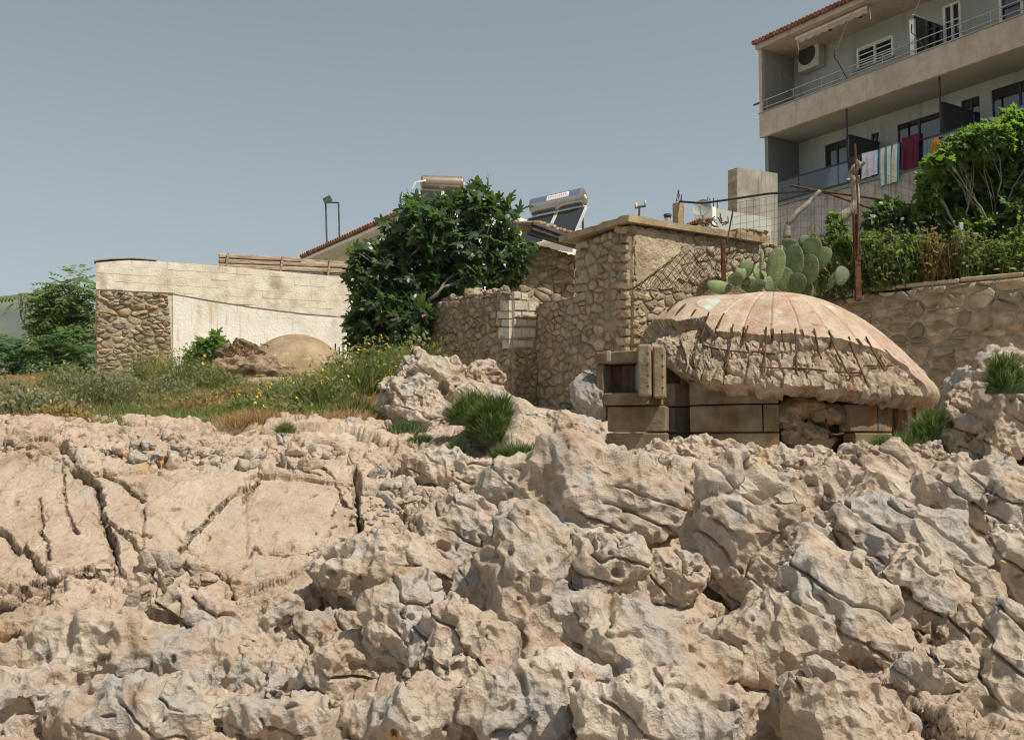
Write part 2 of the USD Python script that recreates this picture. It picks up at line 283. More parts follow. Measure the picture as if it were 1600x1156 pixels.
def glassmat(name, tint, refl=(.9, .9, .9), rough=.02, base=.10):
    MATS[name] = usdkit.material(stage, '/World/Looks/' + name, {'f': ('fresnel', {'IOR': 1.5}), 'm': ('math', {'math_type': 'add', 'value2': base}), 't': ('transparent_bsdf', {'color': tint}), 'g': ('glossy_bsdf', {'color': refl, 'roughness': rough}), 'x': ('mix_closure', {})},
        [('f.fac', 'm.value1'), ('m.value', 'x.fac'), ('t.BSDF', 'x.closure1'), ('g.BSDF', 'x.closure2')], surface='x.closure')
glassmat('rail_glass', (.50, .56, .58)); glassmat('pane_glass', (.25, .27, .28)); glassmat('green_glass', (.42, .56, .50), base=.06)
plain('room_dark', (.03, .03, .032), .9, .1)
# ---------------- terrain: control points are (photo column, row, distance) read off the slope
ctrl = []
for row, d in ((1200, 4.6), (1120, 5.0), (1050, 5.4), (960, 5.95), (880, 6.5), (800, 7.1), (740, 7.65), (695, 8.2)):
    for px in (-1000, -350, -100, 100, 300, 480): ctrl.append(P(px, row, d))
for px in (-1000, -350, -60, 150, 350, 520): ctrl += [P(px, 664, 11), P(px, 640, 14), P(px, 612, 19), P(px, 596, 24), P(px, 585, 34)]
for row, d in ((1200, 3.9), (1100, 4.4), (1010, 5.0), (920, 5.7), (840, 6.5), (775, 7.3), (735, 8.1), (712, 9.0)):
    for px in (650, 820): ctrl.append(P(px, row, d))
for px in (650, 780): ctrl += [P(px, 680, 10), P(px, 650, 12), P(px, 622, 15)]
for row, d in ((1200, 3.6), (1100, 4.1), (1010, 4.7), (920, 5.4), (850, 6.1), (790, 6.9), (745, 7.7), (715, 8.5), (712, 9.5), (716, 12)):
    for px in (980, 1120, 1280): ctrl.append(P(px, row + 6, d))
for row, d in ((1200, 3.5), (1100, 4.0), (1010, 4.6), (920, 5.3), (850, 6.0), (800, 6.8), (765, 7.6), (740, 8.4), (722, 10), (700, 12)):
    for px in (1430, 1600, 1800, 2500): ctrl.append(P(px, row + 6, d))
for px in (900, 1100, 1300, 1600, 2500): ctrl += [P(px, 650, 15.5), P(px, 640, 20), P(px, 620, 35)]
ctrl = np.array(ctrl)
_T = RBFInterpolator(ctrl[:, :2], ctrl[:, 2], kernel='thin_plate_spline', smoothing=.02)
def T(x, y):
    x, y = np.broadcast_arrays(np.asarray(x, float), np.asarray(y, float)); return _T(np.stack([x.ravel(), y.ravel()], 1)).reshape(x.shape)
def hit(px, py, d0=3.2, d1=34):
    """Where the pixel's ray meets the smooth slope."""
    ds = np.linspace(d0, d1, 400); r = ray(px, py); p = CAM + r * (ds / r[1])[:, None]
    below = np.nonzero(p[:, 2] < T(p[:, 0], p[:, 1]))[0]
    return p[below[0]] if len(below) else p[-1]
def grid_mesh(t, y):
    X = t[None, :] * y[:, None]; Y = np.broadcast_to(y[:, None], X.shape)
    ny, nx = X.shape; i, j = np.meshgrid(np.arange(ny - 1), np.arange(nx - 1), indexing='ij')
    q = np.stack([i * nx + j, i * nx + j + 1, (i + 1) * nx + j + 1, (i + 1) * nx + j], -1).reshape(-1, 4)
    return X, Y, q
def split_long(V, F, ok, mx):
    """Splits every triangle edge longer than mx (of the faces ok and their neighbours), once."""
    E = np.sort(np.stack([F[:, [0, 1]], F[:, [1, 2]], F[:, [2, 0]]], 1).reshape(-1, 2), 1); L = np.linalg.norm(V[E[:, 0]] - V[E[:, 1]], axis=1); cut = (L > mx) & np.repeat(ok, 3)
    if not cut.any(): return V, F
    key = E[:, 0].astype(np.int64) * len(V) + E[:, 1]; ck = np.unique(key[cut]); mid = {}
    pos = np.searchsorted(ck, key); pos = np.minimum(pos, len(ck) - 1); is_ = ck[pos] == key; idx = np.where(is_, len(V) + pos, -1).reshape(-1, 3)
    a, b = ck // len(V), ck % len(V); NV = np.vstack([V, (V[a] + V[b]) / 2]); n = (idx >= 0).sum(1); out = [F[n == 0]]
    f, m = F[n == 3], idx[n == 3]; out += [np.stack([f[:, 0], m[:, 0], m[:, 2]], 1), np.stack([m[:, 0], f[:, 1], m[:, 1]], 1), np.stack([m[:, 2], m[:, 1], f[:, 2]], 1), m]
    for k in range(3):
        q = (n == 1) & (idx[:, k] >= 0); f, m = np.roll(F[q], -k, 1), idx[q, k]; out += [np.stack([f[:, 0], m, f[:, 2]], 1), np.stack([m, f[:, 1], f[:, 2]], 1)]
        q = (n == 2) & (idx[:, k] < 0); f, m = np.roll(F[q], -k, 1), np.roll(idx[q], -k, 1); out += [np.stack([f[:, 2], m[:, 2], m[:, 1]], 1), np.stack([f[:, 0], f[:, 1], m[:, 1]], 1), np.stack([f[:, 0], m[:, 1], m[:, 2]], 1)]
    return NV, np.vstack(out)
# the long cracks of the left slab, each drawn on the photograph and laid on the slope; (points, width, depth, ledge height)
cracks = [([(-30, 962), (86, 938), (150, 912), (186, 902), (208, 923), (275, 878), (331, 818), (372, 781), (409, 740)], .012, .13, .012),
          ([(-30, 985), (40, 962), (86, 940)], .024, .20, .035),
          ([(112, 735), (150, 765), (161, 795), (158, 822), (178, 848), (186, 902)], .018, .16, .02),
          ([(160, 752), (195, 768), (226, 792)], .014, .09, .0), ([(190, 850), (240, 890)], .012, .07, .02), ([(178, 848), (235, 862)], .012, .05, .0),
          ([(0, 830), (45, 880), (60, 900), (82, 940)], .013, .10, .03), ([(60, 780), (66, 830), (82, 900)], .012, .07, .0), ([(98, 720), (102, 790), (120, 850)], .010, .06, .0),
          ([(555, 715), (556, 770), (560, 830), (562, 880)], .02, .2, .0), ([(555, 840), (520, 850), (480, 868), (430, 875), (408, 872)], .010, .05, .0),
          ([(245, 950), (248, 1030), (262, 1066)], .014, .10, .0), ([(180, 985), (100, 1005), (10, 1030)], .012, .09, .04), ([(410, 872), (395, 860), (388, 890)], .01, .05, 0),
          ([(330, 905), (365, 925), (350, 955), (400, 985), (430, 1010)], .014, .10, .02), ([(0, 700), (90, 695), (170, 712), (260, 735)], .012, .07, .02),
          ([(480, 715), (520, 745), (540, 790), (556, 800)], .012, .07, .0), ([(420, 700), (450, 735), (500, 745)], .011, .06, .0)]
LINES = []
_t = np.concatenate([np.linspace(-1.25, -.75, 40), np.linspace(-.74, .74, 900), np.linspace(.75, 1.25, 40)]); _y = np.concatenate([np.geomspace(3.0, 11.0, 640), np.linspace(11.05, 20, 130), np.linspace(20.3, 46, 40)])
X, Y, Q = grid_mesh(_t, _y)
Z = T(X, Y); V0 = np.stack([X, Y, Z], -1).reshape(-1, 3)
_, Q3 = tri((V0, Q)); NRM = vnormals(V0, Q3)
for pts, wd, dp, ledge in cracks:
    h3 = np.array([hit(*q) for q in pts]); ln = [h3[0]]
    for a, b in zip(h3[:-1], h3[1:]):
        n = max(2, int(np.linalg.norm(b - a) / .02))
        for k in range(1, n + 1): ln.append(a + (b - a) * k / n)
    ln = np.array(ln); ln[:, :2] += .05 * (np.stack([fbm(ln * 5, 3, 1), fbm(ln * 5, 3, 2)], 1) - .5) + .025 * (np.stack([fbm(ln * 22, 2, 1), fbm(ln * 22, 2, 2)], 1) - .5)
    LINES.append((ln, wd, dp, ledge))
_ck = cKDTree(np.vstack([l[0] for l in LINES])[:, :2])
for mx in (.02, .012, .008):
    cen = V0[Q3].mean(1); sel = np.zeros(len(Q3), bool); c_ = np.nonzero(cen[:, 1] < 9.5)[0]; sel[c_] = _ck.query(cen[c_, :2], workers=4)[0] < .06
    V0, Q3 = split_long(V0, Q3, sel, mx)
NRM = vnormals(V0, Q3)
PXX, PYY = pix(V0)
right = smooth01(PXX, 560, 700)
wp = V0 + .14 * np.stack([fbm(V0 * 1.3, 3, s) - .5 for s in (1, 2, 3)], -1)
def plates(cells, p, sc, stretch, hgt, tilt):
    q = p * sc * np.array(stretch); d, i, m = cells(q); i0 = i[:, 0]
    off = (m - cells.p[i0] + cells.n / 2) % cells.n - cells.n / 2
    return (cells.h[i0] - .5) * hgt + (off * cells.t[i0]).sum(1) * tilt, d[:, 1] - d[:, 0]
rough = smooth01(fbm(V0 * .55, 3, 5), .40, .58)
rough = np.maximum(rough, smooth01(PYY, 790, 720) * .9)
slabz = smooth01(PXX, 620, 520) * smooth01(PYY, 700, 745) * smooth01(PYY, 930, 880); rough = rough * (1 - .9 * slabz)
a1, e1 = plates(CELL, wp, 1.25, (1, .75, 1), .16, .035); a2, e2 = plates(CELL2, wp, 3.6, (1, .8, 1), .07, .02); a3, e3 = plates(CELL, wp + 5, 9.5, (1, .8, 1.2), .035, .010)
disp = .10 * (fbm(V0 * .9, 3, 2) - .5) + a1 * (.5 + .5 * rough) - .07 * np.exp(-(e1 / .035)**2) * (.25 + .75 * rough)
disp += rough * (a2 * .9 - .045 * np.exp(-(e2 / .05)**2)) + (.12 + .88 * rough) * (a3 * .75 - .012 * np.exp(-(e3 / .06)**2))
for ln, wd, dp, ledge in LINES:
    near = np.nonzero(np.abs(V0[:, 0] - ln[:, 0].mean()) < np.ptp(ln[:, 0]) / 2 + 1.0)[0]; near = near[V0[near, 1] < 12]
    dd, ii = cKDTree(ln[:, :2]).query(V0[near, :2], workers=4)
    w = wd * (.35 + 1.0 * noise(V0[near] * 4, 2) + .5 * noise(V0[near] * 15, 1))
    disp[near] -= dp * np.exp(-(dd / w)**4)
    if ledge:
        tg = np.gradient(ln[:, :2], axis=0)[ii]; dv = V0[near, :2] - ln[ii, :2]; side = np.sign(tg[:, 0] * dv[:, 1] - tg[:, 1] * dv[:, 0])
        disp[near] += np.where(side > 0, ledge * np.exp(-(dd / .6)**2), -ledge * .4 * np.exp(-(dd / .18)**2))
soft = 1 - smooth01(V0[:, 1], 11, 15)
V = V0 + NRM * (disp * (.2 + .8 * soft))[:, None]
near_ = (V[Q3][:, :, 1] < 9.2).all(1) & (np.abs(V[Q3][:, :, 0] / V[Q3][:, :, 1]) < .58).all(1)
for mx in (.05, .026):      # steep faces get more points
    tri_ = V[Q3]; ed_ = np.stack([np.linalg.norm(tri_[:, k] - tri_[:, (k + 1) % 3], axis=1) for k in range(3)], 1).max(1); near_ = (tri_[:, :, 1] < 9.2).all(1) & (np.abs(tri_[:, :, 0] / tri_[:, :, 1]) < .58).all(1)
    V, Q3 = split_long(V, Q3, near_, mx)
nv = len(V) - len(V0); soft = 1 - smooth01(V[:, 1], 11, 15); NRM = np.vstack([NRM, np.tile([0, -.3, .95], (nv, 1))]); Vx0 = np.concatenate([V0, V[len(V0):]]); PXX, PYY = pix(V); right = smooth01(PXX, 560, 700)
rough = np.concatenate([rough, smooth01(fbm(V[len(V0):] * .55, 3, 5), .40, .58)])
N2 = vnormals(V, Q3); N2 = N2 + .35 * NRM; N2 /= np.linalg.norm(N2, axis=1, keepdims=True)
d1_, _, _ = CELL2(V * 9.5, 1); d2_, _, _ = CELL(V * 22, 1); bedn = unit([.35, -.35, .87]); sv = V @ bedn * 9 + 1.6 * fbm(V * 2.2, 3, 1); fr_ = np.abs((sv % 1) - .5) * 2
fine = (.12 + .88 * rough) * (.055 * (np.minimum(d1_, .8)**2 - .25) + .022 * (np.minimum(d2_, .8)**2 - .25)) + (.018 + .03 * rough) * (fbm(V * 7, 4, 4, .6) - .5) + (.012 + .012 * rough) * (fbm(V * 26, 3, 1, .6) - .5)
fine -= .028 * smooth01(fr_, .80, 1.0) * smooth01(noise(V * 3.1, 2), .45, .75) + .06 * smooth01(noise(V * np.array([9, 16, 14]), 1), .82, .93)
V = V + N2 * (fine * soft)[:, None]
V[:, 2] -= .10 * right * smooth01(V[:, 1], 9.5, 8.5)     # the bedrock lies lower where boulders cover it
_bed = cKDTree(V[:, :2])
def bed(x, y): return V[_bed.query(np.stack([np.ravel(x), np.ravel(y)], 1))[1], 2].reshape(np.shape(x))
obj('rock_ground', (V, Q3), 'limestone_slab', kind='structure', smooth=True)

# ---------------- boulders: (column, row, width, height, roll in degrees, distance, how deep, seed, scallop, label)
ICO = {k: trimesh.creation.icosphere(subdivisions=k) for k in (3, 4, 5, 6)}
def rock_shape(seed, sub, half, ax, C, scallop=1.0, ang=7.0, rough_k=1.0, cut=True, lowamp=.30):
    rs = np.random.RandomState(seed); ico = ICO[sub]; D = np.array(ico.vertices); F = np.array(ico.faces)
    n = rs.randn(15, 3); n /= np.linalg.norm(n, axis=1, keepdims=True); d = rs.uniform(.78, 1.05, 15)
    inv = np.maximum(D @ n.T / d, 1e-3); r = (inv**ang).sum(1)**(-1 / ang)
    r = np.clip(r, .5, 1.25)
    v = (D * r[:, None] * np.asarray(half)) @ np.asarray(ax) + C
    size = float(np.mean(half)); N_ = vnormals(v, F)
    w = v + .12 * np.stack([fbm(v * 2.5, 2, s + seed % 5) - .5 for s in (1, 2, 3)], -1)
    dsp = lowamp * size * (fbm(v / size * .8 + seed, 3, seed % 7) - .5)
    k1 = 2.4 / max(size, .12)
    e, _, _ = CELL(w * k1 * .75 * np.array([1, .9, .8]) + seed * 1.7, 2); dsp += scallop * size * .36 * (np.minimum(e[:, 0], .9)**2 - .28)
    v = v + N_ * dsp[:, None]; N_ = vnormals(v, F); w = v + .05 * np.stack([fbm(v * 6, 2, s_) - .5 for s_ in (1, 2, 3)], -1)
    e, _, _ = CELL2(w * k1 * 1.7 * np.array([1.15, 1, .8]) + seed, 1); dsp = scallop * size * .14 * (np.minimum(e, .95)**2 - .28)
    e, _, _ = CELL(w * 17 + seed, 1); dsp += scallop * .026 * (np.minimum(e, .9)**2 - .28) * smooth01(noise(w * 3, 0), .45, .7)
    pit = noise(w * 7.0 / max(size / .35, .5), 2); dsp -= scallop * .20 * size * smooth01(pit, .77, .90)
    pit = noise(w * 19, 1); dsp -= min(scallop, 1) * .035 * smooth01(pit, .80, .93)
    bd = unit([.45, -.35, .82]); sv = v @ bd * 7.5 + 1.3 * fbm(v * 2.5, 3, 1) + seed * .37; fr_ = np.abs((sv % 1) - .5) * 2; dsp -= min(scallop, 1) * .040 * smooth01(fr_, .84, 1.0) * smooth01(noise(v * 3.3, 2), .40, .65)
    dsp += rough_k * (.026 * (fbm(v * 9, 3, 1, .6) - .5) + .012 * (fbm(v * 32, 3, 2, .6) - .5))
    v = v + N_ * dsp[:, None]
    if cut:
        keep = ~((v[:, 2] < T(v[:, 0], v[:, 1]) - .28)[F].all(1)); F = F[keep]
        used = np.unique(F); mp = np.zeros(len(v), int); mp[used] = np.arange(len(used)); v = v[used]; F = mp[F]
    return v, F
def boulder(px, py, w, h, roll, seed, label, d=None, sc=1.0, sub=None, ang=7.0, deep=1.0, name='boulder', cat='boulder', rk=1.0, mt='limestone', group=None, low=.3, up=.15):
    c = hit(px, py + h * up) if d is None else P(px, py, d)
    dist = c[1]; a, b = W(w, dist) / 2 * 1.05, W(h, dist) / 2 * 1.05
    cz = P(px, py, dist + .45 * min(a, b) * deep)
    t = math.radians(roll); rx = np.array([math.cos(t), 0, math.sin(t)]); up_ = np.array([-math.sin(t), 0, math.cos(t)])
    tl = .35; up_ = up_ * math.cos(tl) + np.array([0, 1, 0]) * math.sin(tl); dp = np.cross(rx, up_)
    if sub is None: sub = 6 if max(w, h) > 105 else 5
    v, F = rock_shape(seed, sub, (a, b, deep * .8 * math.sqrt(a * b)), [rx, up_, dp], cz, sc, ang, rk, low is not None, low)
    return obj(name, (v, F), mt, None, label, cat, group, smooth=True)
BOULDERS = [
 (905, 800, 290, 135, -6, 1, 'long rounded grey-tan boulder topping the right-hand rocks, peak left of the bunker base'),
 (712, 865, 135, 110, -20, 2, 'blunt fluted boulder at the upper left end of the big right-hand rock mass'),
 (598, 915, 190, 120, 12, 3, 'leaning grey boulder left of the fluted boulder, with a shadowed left side'),
 (838, 938, 150, 210, 18, 4, 'tall egg-shaped boulder with a small round pit, in the middle of the foreground'),
 (766, 930, 100, 105, 0, 5, 'small dished boulder wedged against the left of the egg-shaped boulder'),
 (938, 905, 160, 150, -25, 6, 'pitted boulder right of the egg-shaped boulder with several round holes'),
 (1026, 912, 120, 90, -10, 7, 'short flat-ended boulder beside the dark hollow in the centre right'),
 (1172, 868, 190, 250, 8, 8, 'massive smooth grey-topped boulder below the bunker, right of the dark hollow'),
 (1035, 1022, 290, 125, -22, 9, 'long low boulder sloping down to the right along the lower centre'),
 (1296, 785, 150, 105, 5, 10, 'humped boulder right below the pale rock at the bunker corner'),
 (1415, 792, 190, 135, -18, 11, 'wide boulder with flat brow, left of the long dark groove at right'),
 (1535, 802, 210, 150, -25, 12, 'wide boulder at the right edge, right of the long dark groove'),
 (1458, 884, 240, 130, -28, 13, 'long slanting boulder with a smooth pale back, right of the white cobble'),
 (1442, 955, 165, 130, -15, 14, 'honeycombed boulder with many shallow dimples, lower right'),
 (1340, 985, 150, 230, 30, 15, 'long ridged boulder running down to the right under the white cobble'),
 (1540, 990, 130, 105, -10, 16, 'round boulder near the lower right corner with a dark gap on its left'),
 (1625, 895, 140, 130, 0, 17, 'boulder cut off by the right edge of the view, half way up the rocks'),
 (985, 768, 170, 78, -12, 21, 'angular block on the crest with a dark triangular side, left below the bunker'),
 (640, 990, 120, 130, -15, 22, 'knobbly boulder with an ochre stain, lower centre left'),
 (735, 1028, 165, 120, 10, 23, 'rounded boulder at the foot of the egg-shaped boulder'),
 (525, 998, 130, 85, 20, 24, 'dark-sided boulder at the left foot of the right-hand rock mass'),
 (555, 1050, 150, 110, 10, 25, 'broad boulder at the bottom, left of the ochre-stained one'),
 (1085, 800, 120, 80, -10, 26, 'flat-topped boulder on the crest in front of the bunker blocks'),
 (1240, 905, 120, 150, -30, 27, 'brown-tan ledge boulder right of the massive smooth boulder'),
 (1215, 1010, 170, 150, -30, 28, 'wet-worn boulder at the bottom with wavy flutes, under the massive smooth boulder'),
 (1590, 1075, 190, 170, 0, 29, 'big pale boulder filling the bottom right corner'),
 (1470, 1060, 130, 90, -25, 30, 'flat wedge boulder at the bottom, left of the corner boulder'),
 (330, 985, 190, 80, -12, 31, 'rounded grey boulder with a cleft, below the left slab'),
 (320, 1050, 170, 120, -10, 32, 'lumpy boulder at the bottom left below the cleft boulder'),
 (120, 1040, 230, 110, 6, 33, 'low rounded boulder at the bottom left corner'),
 (430, 975, 130, 80, 25, 34, 'crumbling grey boulder between the left slab and the right-hand rocks'),
 (430, 1065, 120, 100, 0, 35, 'boulder at the bottom between the lumpy and the broad boulders'),
 (860, 1110, 210, 130, -8, 36, 'boulder at the bottom centre below the egg-shaped boulder'),
 (1060, 1130, 220, 130, -12, 37, 'boulder at the bottom edge under the long low boulder'),
 (1320, 1125, 210, 130, -15, 38, 'boulder at the bottom edge under the ridged boulder'),
 (660, 1125, 200, 110, 5, 39, 'boulder at the bottom edge under the knobbly boulder'),
 (220, 1135, 230, 110, 4, 40, 'boulder at the bottom edge towards the left'),
 (20, 1120, 170, 100, 0, 41, 'boulder in the bottom left corner cut by the edge'),
 (450, 1140, 190, 100, 0, 42, 'boulder at the bottom edge left of centre'),
]
for px, py, w, h, roll, sd, lab in BOULDERS: boulder(px, py, w * 1.16, h * 1.16, roll, sd, lab)
boulder(1316, 842, 66, 36, -12, 18, 'smooth white rounded cobble lying among the boulders', sc=.12, name='cobble', cat='stone', rk=.3, mt='pale_cobble', up=.2) if False else None
# ---------------- shared builders for walls, plants
class Face:
    """A vertical plane: U runs along it, N points out of it."""
    def __init__(s, p0, U, N): s.p0 = np.array([p0[0], p0[1], 0.0]); s.U = unit(U); s.N = unit(N)
    def uv(s, px, py): q = on_plane(px, py, s.p0, s.N) - s.p0; return np.array([q @ s.U, q[2]])
    def poly(s, pts): return Polygon([s.uv(*q) for q in pts]).buffer(0)
    def pt(s, u, v, n=0.0): return s.p0 + s.U * u + UP * v + s.N * n
    def prism(s, poly, n0, n1):
        mb = MB()
        for g in getattr(poly, 'geoms', [poly]):
            if g.area > 1e-5: mb.prism(g, s.p0 + s.N * n0, s.U, UP, s.N * (n1 - n0))
        return mb
def stone_mesh(face, poly, h, rs, base=-.05):
    """One wall stone: its outline, a rounded shoulder and an uneven bulging front."""
    r = math.sqrt(poly.area) * .10; q = poly.buffer(-r * .5).buffer(r * .5, quad_segs=2)
    if q.is_empty or q.geom_type != 'Polygon': q = poly
    c = np.array(q.exterior.coords)[:-1]
    if shapely.is_ccw(q.exterior) is False: c = c[::-1]
    n = 11; L = LineString(np.vstack([c, c[:1]])); c = np.array([L.interpolate(k / n, normalized=True).coords[0] for k in range(n)])
    m = c.mean(0); tl = rs.uniform(-.35, .35, 2) * h / (math.sqrt(poly.area) + 1e-6)
    ring = []
    for k, hh in ((1.0, base), (1.0, h * .42), (.90, h * .86), (.5, h)):
        p = m + (c - m) * k; z = hh + ((c - m) * k @ tl) * (hh > 0) + (rs.uniform(-.2, .2, n) * h if hh > 0 else 0)
        ring.append(face.p0 + p[:, :1] * face.U + p[:, 1:] * UP + np.asarray(z)[..., None] * face.N)
    v = np.vstack(ring + [face.pt(m[0], m[1], h * 1.02)[None]]); f = []
    for a in range(3):
        for k in range(n): k2 = (k + 1) % n; f += [[a * n + k, a * n + k2, (a + 1) * n + k2], [a * n + k, (a + 1) * n + k2, (a + 1) * n + k]]
    f += [[3 * n + k, 3 * n + (k + 1) % n, 4 * n] for k in range(n)]
    f = np.array(f)
    if np.dot(np.cross(face.U, UP), face.N) < 0: f = f[:, ::-1]
    return v, f
def rubble(parent, face, poly, cell, depth, mats, seed, back=.25, mortar='mortar', joint=.012, jit=.42, limit=290, part='stone', drop=.25, backing=True, mfill=.48, fill=.35):
    rs = np.random.RandomState(seed); x0, y0, x1, y1 = poly.bounds; w, h = cell; pts = []
    for r, y in enumerate(np.arange(y0 - h, y1 + 2 * h, h)):
        for x in np.arange(x0 - 2 * w + (r % 2) * w / 2, x1 + 2 * w, w):
            if rs.rand() > drop: pts.append((x + rs.uniform(-jit, jit) * w, y + rs.uniform(-jit, jit) * h))
            if rs.rand() < fill: pts.append((x + rs.uniform(.3, .7) * w, y + rs.uniform(-.5, .5) * h))
    pts = np.array(pts); k = w / h; vor = Voronoi(pts * [1, k]); cells = []
    for i, reg in enumerate(vor.point_region):
        rg = vor.regions[reg]
        if not rg or -1 in rg: continue
        g = Polygon(vor.vertices[rg] / [1, k]).intersection(poly).buffer(-joint, join_style=2)
        for g in getattr(g, 'geoms', [g]):
            if g.geom_type == 'Polygon' and g.area > w * h * .07: cells.append(g)
    cells.sort(key=lambda g: -g.area * (20 if -5 < pix(face.pt(g.centroid.x, g.centroid.y))[0] < 1605 else 1)); rest = MB()
    for i, g in enumerate(cells):
        v, f = stone_mesh(face, g, depth * rs.uniform(.6, 1.3), rs)
        if i < limit: obj(part, (v, f), mats[rs.randint(len(mats))], parent, smooth=50)
        else: rest.add(v, f)
    if rest.n: obj('small_stones', rest, mats[0], parent, kind='stuff', smooth=50)
    if backing:      # a solid core with an uneven face of mortar between the stones
        obj('core', face.prism(poly.buffer(-.02), -back, -.03), mortar, parent); st_ = .035 if max(x1 - x0, y1 - y0) < 4 else .05
        gx, gy = np.arange(x0, x1 + st_, st_), np.arange(y0, y1 + st_, st_); UX, VY = np.meshgrid(np.clip(gx, x0, x1), np.clip(gy, y0, y1)); q = np.stack([UX, VY, UX * 0 + seed], -1)
        hgt = depth * (mfill + 1.3 * (fbm(q * 5, 4, seed) - .5)); shapely.prepare(poly); inn = shapely.contains_xy(poly.buffer(-.004), UX, VY); hgt = np.where(inn, hgt, -.06)
        pv = face.p0 + UX[..., None] * face.U + VY[..., None] * UP + hgt[..., None] * face.N; a_, b_ = UX.shape; i_, j_ = np.meshgrid(np.arange(a_ - 1), np.arange(b_ - 1), indexing='ij')
        ok_ = inn[:-1, :-1] | inn[1:, 1:] | inn[1:, :-1] | inn[:-1, 1:]; qq = np.stack([i_ * b_ + j_, i_ * b_ + j_ + 1, (i_ + 1) * b_ + j_ + 1, (i_ + 1) * b_ + j_], -1)[ok_]
        obj('mortar', (pv.reshape(-1, 3), qq), mortar, parent, smooth=True)
    return len(cells)
def blocks(parent, face, poly, bw, bh, depth, mt, seed, gap=.0032, part='concrete_block', rough=.005, mesh_cut=True):
    rs = np.random.RandomState(seed); x0, y0, x1, y1 = poly.bounds
    for r, y in enumerate(np.arange(y1 - bh, y0 - bh, -bh)):
        for x in np.arange(x0 - bw + (r % 2) * bw / 2 + rs.uniform(-.1, .1) * bw, x1, bw):
            g = sbox(x + gap, y + gap * rs.uniform(.5, 2.2), x + bw - gap * rs.uniform(.2, 1.5), y + bh).intersection(poly)
            if g.geom_type != 'Polygon' or g.area < bw * bh * .08: continue
            h = depth + rs.uniform(-rough, rough); ins = g.buffer(-.006)
            if ins.is_empty or ins.geom_type != 'Polygon': continue
            mb = face.prism(g, -.02, h - .005); mb.mesh(face.prism(ins, h - .005, h)); obj(part, mb, mt, parent, smooth=False)
def blades(base, nrm, length, width, rs, bend=.5, segs=2):
    """Curved grass blades from base points along nrm."""
    n = len(base); up = nrm / (np.linalg.norm(nrm, axis=1, keepdims=True) + 1e-9); a = rs.uniform(0, 2 * np.pi, n)
    side = np.stack([np.cos(a), np.sin(a), np.zeros(n)], 1); out = up * [1, 1, 0] + .4 * np.stack([rs.randn(n), rs.randn(n), np.zeros(n)], 1)
    length = np.broadcast_to(length, (n,))[:, None]; width = np.broadcast_to(width, (n,))[:, None]; bend = np.broadcast_to(bend, (n,))[:, None]
    rows = []
    for k in range(segs):
        t = k / segs; p = base + up * length * t + (out * bend + [0, 0, -.25] * bend) * length * t * t; w = width * (1 - .5 * t); rows += [p - side * w / 2, p + side * w / 2]
    rows.append(base + up * length + (out * bend + [0, 0, -.25] * bend) * length)
    v = np.stack(rows, 1); m = v.shape[1]; f = []
    for k in range(segs - 1): f += [[2 * k, 2 * k + 1, 2 * k + 3], [2 * k, 2 * k + 3, 2 * k + 2]]
    f.append([2 * segs - 2, 2 * segs - 1, 2 * segs]); f = np.array(f)
    return v.reshape(-1, 3), (f[None] + np.arange(n)[:, None, None] * m).reshape(-1, 3)
def leaf_template(kind):
    if kind == 'fig':      # five rounded lobes
        o = [(0, 0), (.16, .04), (.42, .10), (.36, .24), (.20, .30), (.50, .52), (.38, .60), (.15, .52), (.14, .80), (0, 1.0)]
    elif kind == 'vine':
        o = [(0, 0), (.30, -.06), (.50, .22), (.34, .34), (.48, .62), (.20, .62), (0, 1.0)]
    elif kind == 'lance':
        o = [(0, 0), (.14, .30), (.13, .6), (0, 1.0)]
    else:
        o = [(0, 0), (.26, .25), (.27, .6), (0, 1.0)]
    o = np.array(o); full = np.vstack([o, (o[1:-1] * [-1, 1])[::-1]])
    c = np.array([[0, .42]]); v2 = np.vstack([full, c]); n = len(full)
    z = -.35 * np.abs(v2[:, 0])**1.2 - .18 * v2[:, 1]**2 + .12 * np.abs(v2[:, 0])
    return np.column_stack([v2, z]), np.array([[k, (k + 1) % n, n] for k in range(n)])
def place_leaves(kind, pos, along, nrm, size):
    tv, tf = leaf_template(kind); y = along / (np.linalg.norm(along, axis=1, keepdims=True) + 1e-9)
    x = np.cross(y, nrm); x /= np.linalg.norm(x, axis=1, keepdims=True) + 1e-9; z = np.cross(x, y); s = np.broadcast_to(size, (len(pos),))[:, None, None]
    v = pos[:, None] + s * (tv[None, :, :1] * x[:, None] + tv[None, :, 1:2] * y[:, None] + tv[None, :, 2:] * z[:, None])
    return v, tf
def join_leaves(v, tf): n, m = v.shape[:2]; return v.reshape(-1, 3), (tf[None] + np.arange(n)[:, None, None] * m).reshape(-1, 3)
def crown_tips(blobs, n, rs, inner=.55):
    """Twig tips over the crown's lobes: (centre, radii) ellipsoids."""
    B = np.array([b[0] for b in blobs]); R = np.array([np.broadcast_to(b[1], 3) for b in blobs], float); area = (R**2).mean(1); pick = rs.choice(len(B), n, p=area / area.sum())
    d = rs.randn(n, 3); d[:, 2] = d[:, 2] * .9 + .25; d /= np.linalg.norm(d, axis=1, keepdims=True)
    r = (inner + (1.06 - inner) * rs.rand(n)**.6)[:, None] * (1 + .35 * (fbm((B[pick] + d * R[pick]) * 2.2, 2, 3) - .5))[:, None]
    return B[pick] + d * R[pick] * r, d
